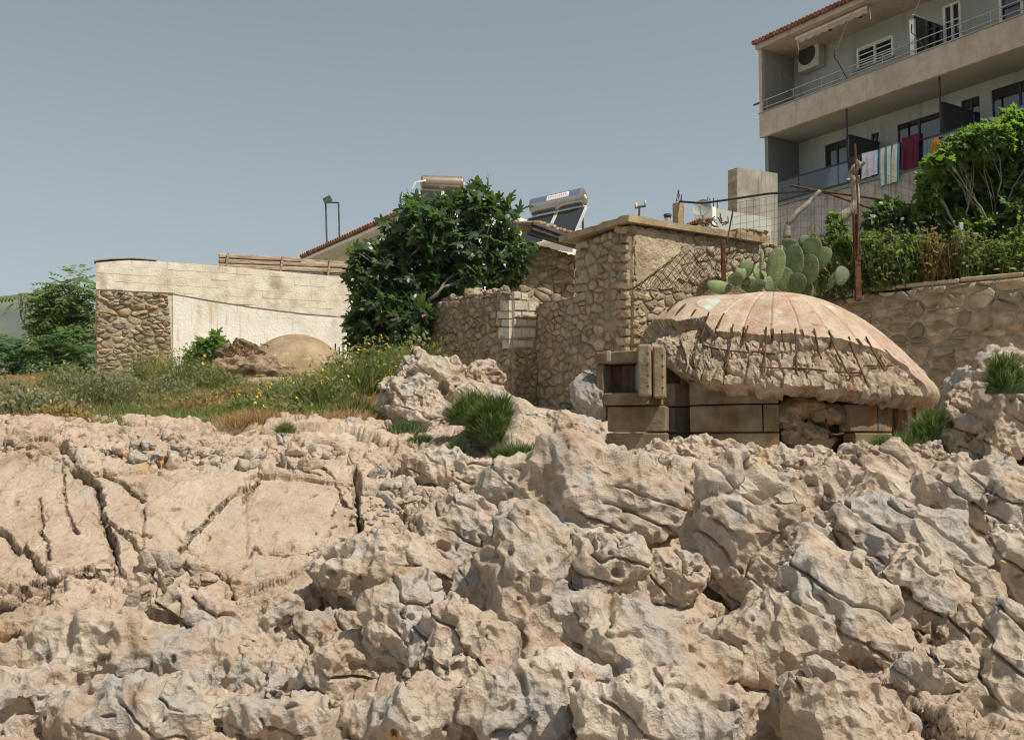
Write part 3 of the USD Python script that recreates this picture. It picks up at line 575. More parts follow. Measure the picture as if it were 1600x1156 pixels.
def rosettes(kind, tips, d, per, size, rs, droop=.25, spread=.8, up=.7):
    n = len(tips); pos = np.repeat(tips, per, 0) + rs.randn(n * per, 3) * size * .22; dd = np.repeat(d, per, 0)
    al = dd + spread * rs.randn(n * per, 3); al[:, 2] -= droop; al /= np.linalg.norm(al, axis=1, keepdims=True)
    nr = SUN * up + .55 * dd + .35 * rs.randn(n * per, 3)
    return place_leaves(kind, pos, al, nr, size * rs.uniform(.65, 1.25, n * per))
def fronds(tips, d, size, rs, pairs=7):
    """Feathery leaves: a row of paired leaflets along an arching rib."""
    n = len(tips); al = d + .5 * rs.randn(n, 3); al[:, 2] *= .5; al /= np.linalg.norm(al, axis=1, keepdims=True); L = size * rs.uniform(.7, 1.3, n)
    x = np.cross(al, [0, 0, 1.0]); x /= np.linalg.norm(x, axis=1, keepdims=True) + 1e-9; pos, ax = [], []
    for k in range(pairs):
        t = (k + 1) / pairs; c = tips + al * (L * t)[:, None] - np.array([0, 0, .35]) * (L * t * t)[:, None]
        for s in (-1, 1): pos.append(c); ax.append(x * s + .45 * al - np.array([0, 0, .25]))
    pos, ax = np.vstack(pos), np.vstack(ax); nr = SUN * .9 + np.array([0, 0, .3]) + .35 * rs.randn(len(pos), 3)
    return place_leaves('lance', pos, ax, nr, np.tile(L, 2 * pairs) * .30)
def limb(a, b, r0, r1, rs, n=9, wob=.06, sag=.0):
    t = np.linspace(0, 1, n)[:, None]; L = np.linalg.norm(np.asarray(b) - a); p = np.asarray(a) + (np.asarray(b) - a) * t
    p = p + wob * L * np.sin(np.pi * t) * np.cumsum(rs.randn(n, 3), 0) / math.sqrt(n) + np.array([0, 0, sag * L]) * np.sin(np.pi * t); return p, np.linspace(r0, r1, n)
def ground_z(x, y): return float(T(np.array([x]), np.array([y]))[0])
def tussock(name, label, cat, px, py, w, h, d, mt, seed, n=900, blade=None, width=.012, group=None, flower=None, dense=1.0, dry=None, dome=False):
    """A clump of narrow leaves: w, h in photo pixels, base row py."""
    rs = np.random.RandomState(seed); b = P(px, py, d); W_, H_ = W(w, d), W(h, d) * (1 if dome or px > 700 else 1.2); t = thing(name, label, cat, b, group=group)
    if dome:
        q = rs.randn(n, 3); q[:, 2] = np.abs(q[:, 2]); q[:, 1] = -np.abs(q[:, 1]) * np.where(rs.rand(n) < .75, 1, -1); q /= np.linalg.norm(q, axis=1, keepdims=True)
        lump = .55 + .85 * fbm(q * 2.3 + seed, 3, 1)[:, None]; R = np.array([W_ / 2, W_ / 2 * .8, H_]); L = blade or H_ * .25
        base = b + q * R * lump - q * L * .6; nr = q + .38 * rs.randn(n, 3) + [0, 0, .45]
        v, f = blades(base, nr, L * rs.uniform(.6, 1.3, n), width, rs, .2)
        core = ICO[3].vertices * R * .80 * (.55 + .85 * fbm(ICO[3].vertices * 2.3 + seed, 3, 1)[:, None]); core[:, 2] = np.maximum(core[:, 2], -.05 * H_); core = core + b; obj('core', (core, ICO[3].faces), mt, t, smooth=True)
    else:
        x = rs.randn(n) * .5; base = b + np.stack([np.clip(x, -1.2, 1.2) * W_ / 2 * .8, rs.randn(n) * W_ * .16, np.zeros(n)], 1); base[:, 2] = T(base[:, 0], base[:, 1]) * .6 + b[2] * .4
        nr = np.stack([x * .55, rs.randn(n) * .3, np.ones(n)], 1) + .22 * rs.randn(n, 3); env = np.exp(-(x / .85)**2)
        L = (blade or H_) * rs.uniform(.45, 1.12, n) * (.45 + .55 * env)
        v, f = blades(base, nr, L, width, rs, .35)
    obj('blades', (v, f), mt, t, smooth=False, kind='stuff')
    if dry:
        k = rs.rand(n) < dry; v2, f2 = blades(base[k], nr[k] + .3 * rs.randn(k.sum(), 3), (blade or H_) * rs.uniform(.4, 1.0, k.sum()), width * .8, rs, .5); obj('dry_blades', (v2, f2), 'dry_grass', t, smooth=False, kind='stuff')
    if dome:
        k = rs.rand(n) < .10; v2, f2 = blades(base[k], nr[k] + .25 * rs.randn(k.sum(), 3), L * rs.uniform(.7, 1.35, k.sum()), width * .8, rs, .3); obj('dry_blades', (v2, f2), 'dry_grass', t, smooth=False, kind='stuff')
        k = rs.rand(n) < .14; v2, f2 = blades(base[k], nr[k] + .3 * rs.randn(k.sum(), 3) + [0, 0, .3], L * rs.uniform(.8, 1.5, k.sum()), width * rs.uniform(.5, 1.6, k.sum()), rs, .35); obj('young_blades', (v2, f2), 'vine_leaf', t, smooth=False, kind='stuff')
    if not dome and dense:      # small leaves up the stems
        k = int(n * 1.2 * dense); i = rs.randint(0, n, k); tt = rs.uniform(.35, 1.0, k)[:, None]; L_ = np.broadcast_to(L, (n,))[i][:, None]
        u_ = nr[i] / np.linalg.norm(nr[i], axis=1, keepdims=True); pos = base[i] + u_ * L_ * tt; al = u_ + .9 * rs.randn(k, 3)
        lv, tf = place_leaves('oval', pos, al, SUN + .4 * rs.randn(k, 3), width * 4.2 * rs.uniform(.6, 1.4, k)); obj('leaves', join_leaves(lv, tf), mt, t, smooth=False, kind='stuff')
    if flower:
        k = flower; i = rs.randint(0, n, k); L_ = np.broadcast_to(L, (n,))[i][:, None]; u_ = nr[i] / np.linalg.norm(nr[i], axis=1, keepdims=True); c = base[i] + u_ * L_ * rs.uniform(.8, 1.12, (k, 1)) + [0, -.03, .02]
        al = np.stack([rs.randn(k), rs.randn(k), .3 * np.abs(rs.randn(k))], 1); s = .034 * rs.uniform(.6, 1.5, k); parts = []
        for q in range(3):
            lv, tf = place_leaves('oval', c, np.roll(al, q, 1) * [1, 1, .4], np.array([0, -.5, 1.]) + .3 * rs.randn(k, 3), s); parts.append(join_leaves(lv, tf))
        mb = MB(); [mb.add(*p_) for p_ in parts]; obj('flowers', mb, 'yellow_petal', t, smooth=False, kind='stuff')
    return t
def leafy(name, label, cat, blobs_px, d, mt, kind, n, per, size, seed, trunk=None, group=None, bark='fig_bark', leaf_parts=0, spreadd=.35, inner=.5, droop=.25, trunk_r=.06, dz=.8):
    """A tree or shrub: lobes of the crown as (column, row, radius in pixels)."""
    rs = np.random.RandomState(seed); blobs = []
    for k, bq in enumerate(blobs_px):
        r = W(bq[2], d); c = P(bq[0], bq[1], d + (bq[3] if len(bq) > 3 else rs.uniform(-spreadd, spreadd))); blobs.append((c, np.array([r, r * dz, r * (bq[4] if len(bq) > 4 else .9)])))
    root = P(*trunk, d) if trunk else np.array([np.mean([b[0][0] for b in blobs]), d, min(b[0][2] for b in blobs) - .5])
    t = thing(name, label, cat, root, group=group)
    tr = MB(); mid = root + (np.mean([b[0] for b in blobs], 0) - root) * .35; p, r = limb(root - [0, 0, .3], mid, trunk_r, trunk_r * .7, rs); tr.tube(p, r, 8)
    obj('trunk', tr, bark, t, smooth=True); br = MB()
    for c, R in blobs:
        p, r = limb(mid, c + [0, 0, R[2] * .2], trunk_r * .5, trunk_r * .14, rs, wob=.16); br.tube(p, r, 6)
        for _ in range(7):
            q = rs.randn(3); q[2] = abs(q[2]); q /= np.linalg.norm(q); p2, r2 = limb(p[rs.randint(4, 9)], c + q * R * .95, trunk_r * .16, trunk_r * .06, rs, 6); br.tube(p2, r2, 4)
    obj('branches', br, bark, t, smooth=True)
    tips, dd = crown_tips(blobs, n, rs, inner)
    lv, tf = fronds(tips, dd, size, rs) if kind == 'frond' else rosettes(kind, tips, dd, per, size, rs, droop)
    if leaf_parts:      # the leaves nearest to the camera, each its own part
        o = np.argsort(lv[:, 0, 1]); near = o[rs.permutation(len(o) // 2)[:leaf_parts]]; keep = np.ones(len(lv), bool); keep[near] = False
        for k in near: obj('leaf', (lv[k], tf), mt, t, smooth=False)
        lv = lv[keep]
    obj('foliage', join_leaves(lv, tf), mt, t, smooth=False, kind='stuff')
    return t
# ---------------- far ground, hill
_gx = np.linspace(-3500, 3500, 60); _gy = np.concatenate([np.linspace(-300, 60, 25), np.geomspace(70, 4200, 50)])
GX, GY = np.meshgrid(_gx, _gy); i_, j_ = np.meshgrid(np.arange(len(_gy) - 1), np.arange(60 - 1), indexing='ij'); GQ = np.stack([i_ * 60 + j_, i_ * 60 + j_ + 1, (i_ + 1) * 60 + j_ + 1, (i_ + 1) * 60 + j_], -1).reshape(-1, 4)
GZ = -1.6 + 5.2 * smooth01(GY, 22, 60) - 4 * smooth01(GY, 120, 500)
obj('ground', (np.stack([GX, GY, GZ], -1).reshape(-1, 3), GQ), 'far_ground', kind='structure', smooth=True)
hx, hy = np.meshgrid(np.linspace(-1500, 900, 130), np.linspace(900, 2600, 70)); D_ = 1600.0
prof = np.interp(hx[0] / D_ * FPX + 800, [-700, -300, -60, 30, 62, 100, 150, 260, 420, 700, 1000, 1700], [40, 120, 215, 232, 241, 232, 212, 180, 150, 110, 60, 20])   # ridge height in pixels over the horizon
hz = prof[None] / FPX * D_ * np.exp(-((hy - D_) / 420)**2) + 55 * (fbm(np.stack([hx, hy, hx * 0], -1) / 190, 5, 2) - .5) * np.clip(prof[None] / 200, 0, 1) + EYE - 6
hn = hx.shape; i_, j_ = np.meshgrid(np.arange(hn[0] - 1), np.arange(hn[1] - 1), indexing='ij'); HQ = np.stack([i_ * hn[1] + j_, i_ * hn[1] + j_ + 1, (i_ + 1) * hn[1] + j_ + 1, (i_ + 1) * hn[1] + j_], -1).reshape(-1, 4)
obj('hill', (np.stack([hx, hy, hz], -1).reshape(-1, 3), HQ), 'haze_hill', kind='structure', smooth=True)

# ---------------- soil of the grassy slope, over the rock
def soil_edge(px): return np.interp(px, [-400, 0, 120, 180, 230, 330, 400, 470, 540, 600, 660, 700], [10.0, 10.0, 10.4, 11.6, 11.3, 10.6, 9.9, 10.3, 10.4, 12.0, 14.2, 16])
st = np.linspace(-.70, -.055, 260); sy = np.concatenate([np.linspace(9, 16, 150), np.linspace(16.1, 40, 50)]); SX, SY, SQ = grid_mesh(st, sy)
SZ0 = T(SX, SY); SP = np.stack([SX, SY, SZ0], -1); spx, _ = pix(SP)
edge = SY - soil_edge(spx) + 1.6 * (fbm(SP * 1.1, 4, 6) - .5)
SZ = SZ0 + .10 * smooth01(edge, -.3, .9) - .30 * smooth01(edge, .1, -.6) + .10 * (fbm(SP * 1.5, 4, 2) - .5) + .03 * (fbm(SP * 12, 3, 3) - .5)
SZ += .22 * np.exp(-((spx - 440) / 120)**2 - ((SY - 18.2) / 1.3)**2)          # the mound round the small bunker
obj('grassy_soil', (np.stack([SX, SY, SZ], -1).reshape(-1, 3), SQ), 'soil', kind='structure', smooth=True)
_soil = cKDTree(np.stack([SX, SY], -1).reshape(-1, 2)); _sz = SZ.reshape(-1); _ed = edge.reshape(-1)
def soil(x, y): k = _soil.query(np.stack([x, y], 1))[1]; return _sz[k], _ed[k]
rs = np.random.RandomState(5); n = 80000
gt = rs.uniform(-.62, -.07, n); gy = 9.6 + 14 * rs.rand(n)**1.3; gx = gt * gy; gz, ge = soil(gx, gy); gp = np.stack([gx, gy, gz], 1)
clump = fbm(gp * np.array([1.0, .7, 0]) * 1.1 + 3, 4, 1); hue_ = fbm(gp * .55 + 9, 3, 2)
ok = (ge > -.08) & (clump > .33)
k = ok & (hue_ > .415); v, f = blades(gp[k] - [0, 0, .03], np.array([0, 0, 1.]) + .35 * rs.randn(k.sum(), 3), .30 * clump[k] * rs.uniform(.5, 1.3, k.sum()) , .011, rs, .6); obj('dry_grass', (v, f), 'dry_grass', kind='stuff', smooth=False)
k = ok & (hue_ > .44) & (hue_ < .58) & (rs.rand(n) < .6); v, f = blades(gp[k] - [0, 0, .03], np.array([0, 0, 1.]) + .4 * rs.randn(k.sum(), 3), .26 * clump[k] * rs.uniform(.5, 1.3, k.sum()), .012, rs, .6); obj('ochre_grass', (v, f), 'ochre_grass', kind='stuff', smooth=False)
k = ok & (hue_ < .415) & (clump > .40); v, f = blades(gp[k] - [0, 0, .03], np.array([0, 0, 1.]) + .35 * rs.randn(k.sum(), 3), .30 * clump[k] * rs.uniform(.5, 1.3, k.sum()), .014, rs, .5); obj('green_grass', (v, f), 'weed_green', kind='stuff', smooth=False)

# ---------------- whitewashed wall with a rubble end
WU = unit([.924, .383, 0]); WN = unit([.383, -.924, 0]); WA = P(150, 600, 23.0); WF = Face(WA, WU, WN)
t = thing('white_wall', 'long whitewashed block wall with a bare rubble left end and stained plaster below', 'wall', (WA[0], WA[1], WA[2] - .5))
outline = WF.poly([(150, 410), (200, 406), (245, 408), (300, 412), (420, 422), (565, 436), (640, 444), (640, 640), (150, 640)])
obj('core', WF.prism(outline, -.36, -.0), 'joint_dark', t)
obj('joint_fill', WF.prism(WF.poly([(150, 412), (245, 411), (420, 425), (640, 447), (640, 510), (480, 489), (268, 458), (150, 452)]), .001, .0275), 'whitewash_block', t)
rub = WF.poly([(150, 454), (200, 456), (262, 460), (266, 500), (270, 560), (268, 640), (150, 640)])
rubble(t, WF, rub, (.24, .115), .075, STN[:4] + STN[4:], 21, back=.015, mortar='mortar_pale', joint=.006, limit=290, mfill=.5)
cour = WF.poly([(150, 411), (200, 407), (245, 409), (300, 413), (420, 423), (565, 437), (640, 445), (640, 512), (565, 497), (480, 491), (400, 481), (330, 470), (268, 459), (200, 455), (150, 453)])
blocks(t, WF, cour, .40, .185, .03, 'whitewash_block', 22)
pl = WF.poly([(270, 461), (330, 472), (400, 483), (480, 493), (565, 499), (640, 514), (640, 640), (271, 640)])
mb = WF.prism(pl, -.02, .018); obj('plaster', mb, 'whitewash', t)
cr = [WF.uv(*q) for q in ((271, 547), (300, 549), (340, 552), (420, 556))]; mb = MB(); mb.tube([WF.pt(a, b, .018) for a, b in cr], .007, 5); obj('crack_line', mb, 'joint_dark', t)
cap = MB(); c0 = [WF.uv(*q) for q in ((147, 409), (175, 406), (205, 405), (245, 408))]
for a, b in zip(c0[:-1], c0[1:]): cap.span(WF.pt(a[0], a[1] + .02, -.16), WF.pt(b[0], b[1] + .02, -.16), .022, .40)
obj('coping', cap, 'grey_concrete', t)
# timbers stacked behind its top
t = thing('timber_stack', 'stack of weathered planks lying behind the top of the whitewashed wall', 'timber', WF.pt(*WF.uv(345, 430), -.6))
BF = Face(WF.pt(0, 0, -.62), WU, WN); rs = np.random.RandomState(3)
tops = [((342, 397), (470, 404)), ((342, 405), (562, 414)), ((343, 413), (560, 423)), ((342, 420), (566, 431)), ((345, 428), (566, 440)), ((470, 405), (562, 411))]
for k, (a, b) in enumerate(tops):
    p, q = BF.uv(*a), BF.uv(*b); mb = MB(); mb.span(BF.pt(p[0], p[1] - .05, rs.uniform(-.03, .03)), BF.pt(q[0], q[1] - .05, rs.uniform(-.03, .03)), .098, .16, .012); obj('plank', mb, 'old_timber', t)
for px in (356, 441, 515):
    p = BF.uv(px, 398 + (px - 356) * .06); mb = MB(); mb.span(BF.pt(p[0], p[1] + .02, .10), BF.pt(p[0] - .06, p[1] - .42, .10), .05, .05, up=np.array(BF.U)); obj('batten', mb, 'old_timber', t)

# ---------------- small half-buried bunker
C2 = P(462, 590, 19.2); t = thing('small_bunker', 'small tan concrete bunker dome half buried below the whitewashed wall, left rim broken off', 'bunker', C2)
az = np.linspace(-np.pi, np.pi, 181); ss = np.linspace(0, 1, 40); A_, S_ = np.meshgrid(az, ss, indexing='ij'); R2, Hh = W(98, 19.2), W(68, 19.2)
lim = 1 - .22 * smooth01(np.cos(A_ + 1.15), .55, .85) * (.8 + .5 * fbm(np.stack([np.cos(A_) * 3, np.sin(A_) * 3, A_ * 0], -1), 3, 1)); rr = S_ * lim
dv = np.stack([C2[0] + R2 * rr * np.sin(A_), C2[1] - R2 * rr * np.cos(A_), C2[2] + Hh * (1 - rr**2.1) + .015 * (fbm(np.stack([A_ * 2, S_ * 4, A_], -1), 3, 2) - .5)], -1)
lip = dv[:, -1] * 1.0; lip[:, 2] -= .09; lip2 = C2 + (lip - C2) * [.86, .86, 1]
dv = np.concatenate([dv, lip[:, None], lip2[:, None]], 1); na, ns_ = dv.shape[:2]; i_, j_ = np.meshgrid(np.arange(na - 1), np.arange(ns_ - 1), indexing='ij')
q_ = np.stack([i_ * ns_ + j_, i_ * ns_ + j_ + 1, (i_ + 1) * ns_ + j_ + 1, (i_ + 1) * ns_ + j_], -1).reshape(-1, 4)
mat('small_dome', [(0, (.22, .155, .085)), (.5, (.315, .23, .135)), (1, (.40, .31, .20))], scale=2.5, detail=8, rough=.95, bump=(20, .03), layers=[((.22, .165, .11), 3, .55, .70, 4.), ((.42, .35, .25), 6, .60, .74, 14.)])
obj('dome', (dv.reshape(-1, 3), q_[:, ::-1]), 'small_dome', t, smooth=40)
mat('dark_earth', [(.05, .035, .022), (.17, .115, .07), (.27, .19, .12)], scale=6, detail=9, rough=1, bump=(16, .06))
v, f = rock_shape(61, 5, (R2 * .86, R2 * .8, Hh * .75), np.eye(3), C2 + [0, .15, -.15], .5, 6, 1.5, False); obj('inner_wall', (v, f), 'dark_earth', t, smooth=True)
v, f = rock_shape(62, 5, (W(46, 19), .45, W(40, 19)), np.eye(3), P(383, 575, 18.6), 1.2, 6, 2.5, False); obj('broken_edge', (v, f), 'dark_earth', t, label='dark broken concrete at the left of the dome', smooth=True)
rs = np.random.RandomState(8); 
for k in range(16):
    a = P(rs.uniform(352, 408), rs.uniform(532, 556), 18.25 + rs.uniform(-.1, .2)); b = a + [rs.uniform(-.25, .25), rs.uniform(-.15, .05), rs.uniform(-.30, .05)]; mb = MB(); p, r = limb(a, b, .010, .009, rs, 8, .3); mb.tube(p, r, 5); obj('rebar', mb, 'rust', t, smooth=True)
mat('dark_soil', [(.15, .11, .065), (.27, .20, .125), (.36, .28, .19)], scale=5, detail=9, rough=1, bump=(16, .05))
boulder(410, 592, 170, 58, 4, 63, 'earthy rubble bank under the broken left rim of the small bunker', d=18.3, rk=3.2, mt='dark_soil', name='rubble_bank', cat='rubble', sub=5)
t = thing('metal_pickets', 'few short dark metal pickets standing right of the small bunker', 'fence', P(536, 548, 20))
for px, top in ((524, 531), (530, 536), (536, 526), (543, 516), (546, 530)): mb = MB(); mb.span(P(px, 556, 20), P(px, top + 6, 20), .022, .022, up=np.array([1., 0, 0])); obj('picket', mb, 'iron_dark', t)

# ---------------- white house with tiled eave
HZ0, HZ1 = 5.0, 8.35
HC = P(620, 600, 28.0); HC = np.array([HC[0], HC[1], 0]); HFl = Face(HC, -HU, -HW); HFr = Face(HC, HW, HU)
t = thing('white_house', 'white house with a red tiled eave, half hidden behind the big fig tree', 'house', (HC[0], HC[1], 4.0))
mb = MB()
in_ = .75
def hp(a, b, z): return HC - HU * a + HW * b + UP * z       # a back along the eave wall, b along the gable wall
def quadprism(mb, pts, dvec):
    p = np.array(pts); v = np.vstack([p, p + dvec]); n = len(p); f = [[k, (k + 1) % n, n + (k + 1) % n, n + k] for k in range(n)]; m = trimesh.convex.convex_hull(v); return mb.add(np.array(m.vertices), np.array(m.faces))
mb.box(hp(4.2 + .35, 4.0 + in_, 5.0), (4.2, 4.0, 3.25), [-HU, HW, UP]); obj('wall', mb, 'house_white', t)
mb = MB(); quadprism(mb, [hp(-.15, -.05, 8.2), hp(7.6, -.05, 8.2), hp(7.6, 2.6, 8.95), hp(-.15, 2.6, 8.95), hp(-.15, 6.2, 8.2), hp(7.6, 6.2, 8.2)], UP * -.12); obj('roof', mb, 'house_white', t)
rs = np.random.RandomState(2)
for k in range(40):
    a = -.15 + k * .195; mb = MB(); p0, p1 = hp(a, -.12, 8.24), hp(a, 1.3, 8.62); mb.tube([p0, p1], .085, 8); obj('roof_tile', mb, 'roof_tile', t, smooth=True)
for k in range(7):
    b = .1 + k * .3; mb = MB(); mb.tube([hp(-.15, b, 8.30 + b * .268), hp(-.15, b + .33, 8.30 + (b + .33) * .268)], .09, 7); obj('roof_tile', mb, 'roof_tile', t, smooth=True)
mb = MB(); mb.span(hp(7.5, -.16, 8.16), hp(8.1, -.16, 8.16), .10, .10); obj('gutter_end', mb, 'galvanised', t)
for a0 in (6.9, 5.3, 3.4):
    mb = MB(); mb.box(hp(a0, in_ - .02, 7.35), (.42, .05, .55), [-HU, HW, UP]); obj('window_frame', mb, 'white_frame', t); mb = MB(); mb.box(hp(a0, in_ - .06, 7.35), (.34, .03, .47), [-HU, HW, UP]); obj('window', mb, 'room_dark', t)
# the flat-roofed wing with the parapet: lit side
GP = [(612, 334), (624, 318), (664, 322), (664, 345), (790, 343), (800, 345), (925, 362), (930, 440), (612, 470)]
t2f = Face(HC + HU * .0, HW, HU)
mb = t2f.prism(t2f.poly([(622, 324), (690, 316), (800, 344), (905, 360), (927, 362), (930, 470), (622, 470)]), -.35, -.02); obj('wall', mb, 'house_white', t, label='sunlit white gable wall with rough parapet')
mb = MB()
for a, b in (((798, 343), (905, 358)), ((905, 360), (928, 362))): mb.span(t2f.pt(*t2f.uv(*a), -.16), t2f.pt(*t2f.uv(*b), -.16), .12, .42, .03)
obj('parapet_cap', mb, 'whitewash', t)
def solar(name, label, cen, L, r, tank, a_dir, panel, tilt_down, labelled):
    t = thing(name, label, 'water heater', cen, group=None); c = np.array(cen); d = unit(a_dir); f_ = unit(np.cross(d, UP)); f_ = f_ if f_[1] < 0 else -f_
    mb = MB(); mb.tube([c - d * L / 2, c - d * (L / 2 - .03), c + d * (L / 2 - .03), c + d * L / 2], [r * .93, r, r, r * .93], 28); obj('tank', mb, tank, t, smooth=40)
    for s in (-1, 1):
        mb = MB(); e = c + d * s * L / 2; mb.tube([e, e + d * s * .03], [r * .97, r * .80], 28); obj('end_cap', mb, 'tank_brown', t, smooth=40)
        mb = MB(); mb.tube([e + d * s * .03, e + d * s * .06], [.07, .06], 12); obj('flange', mb, 'label_white', t, smooth=40)
    dn = unit(f_ * math.cos(tilt_down) - UP * math.sin(tilt_down)); nn = np.cross(d, dn); nn = nn if nn[2] > 0 else -nn
    top = c - UP * (r + .03) + f_ * .05; pw = L * .56
    for s in (-1, 1):
        o = top + d * s * (pw / 2 + .012); mb = MB(); mb.box(o + dn * panel / 2, (pw / 2 - .04, panel / 2 - .04, .035), [d, dn, nn]); obj('collector', mb, 'collector', t)
        fr = MB()
        for q in (-1, 1): fr.span(o + d * q * (pw / 2 - .02), o + d * q * (pw / 2 - .02) + dn * panel, .085, .045, up=nn)
        for q in (0.02, panel - .02): fr.span(o + dn * q - d * (pw / 2 - .04), o + dn * q + d * (pw / 2 - .04), .085, .045, up=nn)
        obj('collector_frame', fr, 'alu', t)
    for s in (-1, 1):
        fm = MB(); e = top + d * s * L * .46; fm.span(e - UP * .02, e + dn * panel * 1.02 - nn * .07, .05, .04, up=nn); fm.span(e - UP * .02 - f_ * .1, e - f_ * .15 - UP * panel * math.sin(tilt_down), .05, .05, up=d); fm.span(e - f_ * .12 - UP * panel * math.sin(tilt_down) * .3, e + dn * panel * .75 - nn * .06, .04, .04, up=d)
        obj('frame', fm, 'dark_metal', t)
    pp = MB(); e = c - d * (L / 2 - .1); p = [e + f_ * r * .8, e + f_ * (r + .12) - UP * .02, e + f_ * (r + .16) - d * .3 - UP * .1, e + f_ * (r + .2) - d * .42 - UP * .34]; pp.tube(p, .03, 8); obj('pipe', pp, 'label_white' if not labelled else 'dark_metal', t, smooth=True)
    if labelled:
        th = np.linspace(.15, .85, 8); lv = []
        for s in (-.16, .27):
            for a in th: lv.append(c + d * s * L + (f_ * math.cos(a) + UP * math.sin(a)) * (r + .004))
        q = [[k, k + 1, 8 + k + 1, 8 + k] for k in range(7)]; obj('sticker', (np.array(lv), np.array(q)), 'label_white', t, smooth=True)
        tm = meshkit.text_mesh('SOLAR', .10, .003, True) if False else None
        lv = []
        for k in range(9):      # a line of reddish lettering too small to read
            s = -.12 + k * .041; mb = MB(); a0, a1 = .48, .68
            mb.tube([c + d * s * L + (f_ * math.cos(a) + UP * math.sin(a)) * (r + .006) for a in (a0, a1)], .012, 4); lv.append(mb)
        mm = MB(); [mm.mesh(x.get()) for x in lv]; obj('lettering', mm, 'label_red', t)
    return t
sc1 = P(691, 287, 30.5); solar('solar_water_heater', 'brown solar water heater tank on the white house roof above the fig tree', sc1, W(64, 30.5), W(12, 30.5), 'tank_brown', unit([1, .12, 0]), 1.5, .75, False)
sc2 = P(872, 317, 29.0); solar('solar_water_heater', 'shiny steel solar water heater with white sticker, right of the fig tree', sc2, W(88, 29.0), W(15, 29.0), 'tank_steel', unit([.86, -.38, .10]), 1.55, .80, True)
t = thing('floodlight_pole', 'thin twin pole with a dark green floodlight on top, left above the white house eave', 'lamp post', P(510, 385, 33))
for nm, a, b in (('pole', (511, 390), (509, 318)), ('pole', (531, 390), (529, 317)), ('crossbar', (509, 316), (530, 317))): mb = MB(); mb.tube([P(*a, 33), P(*b, 33)], .032, 7); obj(nm, mb, 'dark_metal', t)
mb = MB(); mb.box(P(512, 312, 33), (.14, .09, .09), trimesh.transformations.rotation_matrix(.5, [0, 1, 0])[:3, :3], .02); mb.box(P(512, 315, 32.92), (.12, .02, .07), None, .01); obj('lamp_head', mb, 'floodlight', t)

# ---------------- plants of the left side
leafy('tree_of_heaven', 'tall feathery green tree at the far left, left of the whitewashed wall', 'tree', [(120, 448, 20), (112, 470, 26), (70, 474, 14), (36, 468, 11), (104, 500, 28), (128, 505, 24), (118, 545, 34), (95, 478, 14), (100, 455, 14), (84, 520, 20)], 27, 'ailanthus_leaf', 'frond', 460, 1, .62, 71, (105, 610), trunk_r=.10)
leafy('dark_shrub', 'dense dark green shrub filling the lower left edge', 'shrub', [(30, 575, 42), (80, 570, 40), (120, 575, 38), (10, 550, 20), (60, 552, 28), (100, 548, 30), (140, 590, 26), (-30, 560, 45)], 25.5, 'dark_shrub_leaf', 'frond', 800, 1, .42, 72, (70, 615), trunk_r=.07)
t = thing('distant_house', 'small cream and terracotta house far behind the trees at left', 'house', P(80, 600, 90)); f9 = Face(P(45, 600, 90), unit([1, .25, 0]), unit([.25, -1, 0]))
mb = f9.prism(f9.poly([(42, 514), (110, 512), (110, 640), (42, 640)]), -4, 0); obj('wall', mb, 'stone_cream', t)
for px in (50, 62, 75, 88): mb = f9.prism(f9.poly([(px, 520), (px + 7, 520), (px + 7, 527), (px, 527)]), 0, .06); obj('window', mb, 'roof_tile', t)
mb = f9.prism(f9.poly([(40, 511), (112, 509), (112, 514), (40, 515)]), -4.3, .3); obj('roof', mb, 'slab_concrete', t)
t = thing('low_stone_wall', 'low grey flat-topped stone wall at the left edge', 'wall', P(25, 620, 18)); lf = Face(P(0, 620, 18), unit([1, .3, 0]), unit([.3, -1, 0]))
rubble(t, lf, lf.poly([(-60, 606), (52, 607), (53, 640), (-60, 640)]), (.30, .10), .06, STN, 31, back=.5)
leafy('fig_sapling', 'small bright green fig sapling in front of the whitewashed wall', 'shrub', [(335, 545, 20), (315, 560, 18), (350, 560, 22), (330, 578, 26), (305, 572, 12), (362, 548, 12)], 19.6, 'vine_leaf', 'fig', 170, 5, .19, 73, (333, 600), trunk_r=.02)
tussock('weed_clump', 'tall grey-green tussock in front of the rubble end of the white wall', 'weeds', 150, 652, 150, 72, 13.2, 'grey_green', 81, 1300, dry=.12)
tussock('weed_clump', 'wide grey-green bush with tiny yellow flowers at the left edge', 'weeds', 45, 672, 170, 52, 11.6, 'grey_green', 82, 1500, dry=.05, flower=24, width=.013)
tussock('weed_clump', 'dark green upright weed against the rubble end of the white wall', 'weeds', 232, 622, 50, 70, 19.5, 'weed_green', 83, 420, width=.016)
tussock('weed_clump', 'pale green weeds left of the fig sapling', 'weeds', 292, 612, 110, 62, 18.0, 'weed_green', 84, 900, dry=.2, flower=25)
tussock('weed_clump', 'lush green clump with yellow flowers right of the small bunker', 'flowers', 575, 640, 150, 92, 14.2, 'weed_green', 85, 1700, flower=70, dry=.06, width=.014)
tussock('weed_clump', 'lower green clump with yellow flowers under the small bunker', 'flowers', 500, 655, 110, 66, 12.8, 'weed_green', 86, 1100, flower=26, dry=.1)
tussock('weed_clump', 'short yellow-green weeds below the rubble bank', 'flowers', 385, 664, 150, 38, 12.0, 'weed_green', 87, 1000, flower=24, dry=.2)
tussock('weed_clump', 'tall fresh green weeds at the foot of the left end of the garden wall', 'weeds', 655, 590, 44, 82, 16.6, 'weed_green', 88, 600, width=.018)
tussock('weed_clump', 'brownish dry weeds in the middle of the grassy slope', 'weeds', 300, 655, 150, 34, 12.6, 'ochre_grass', 89, 800, dry=.5)
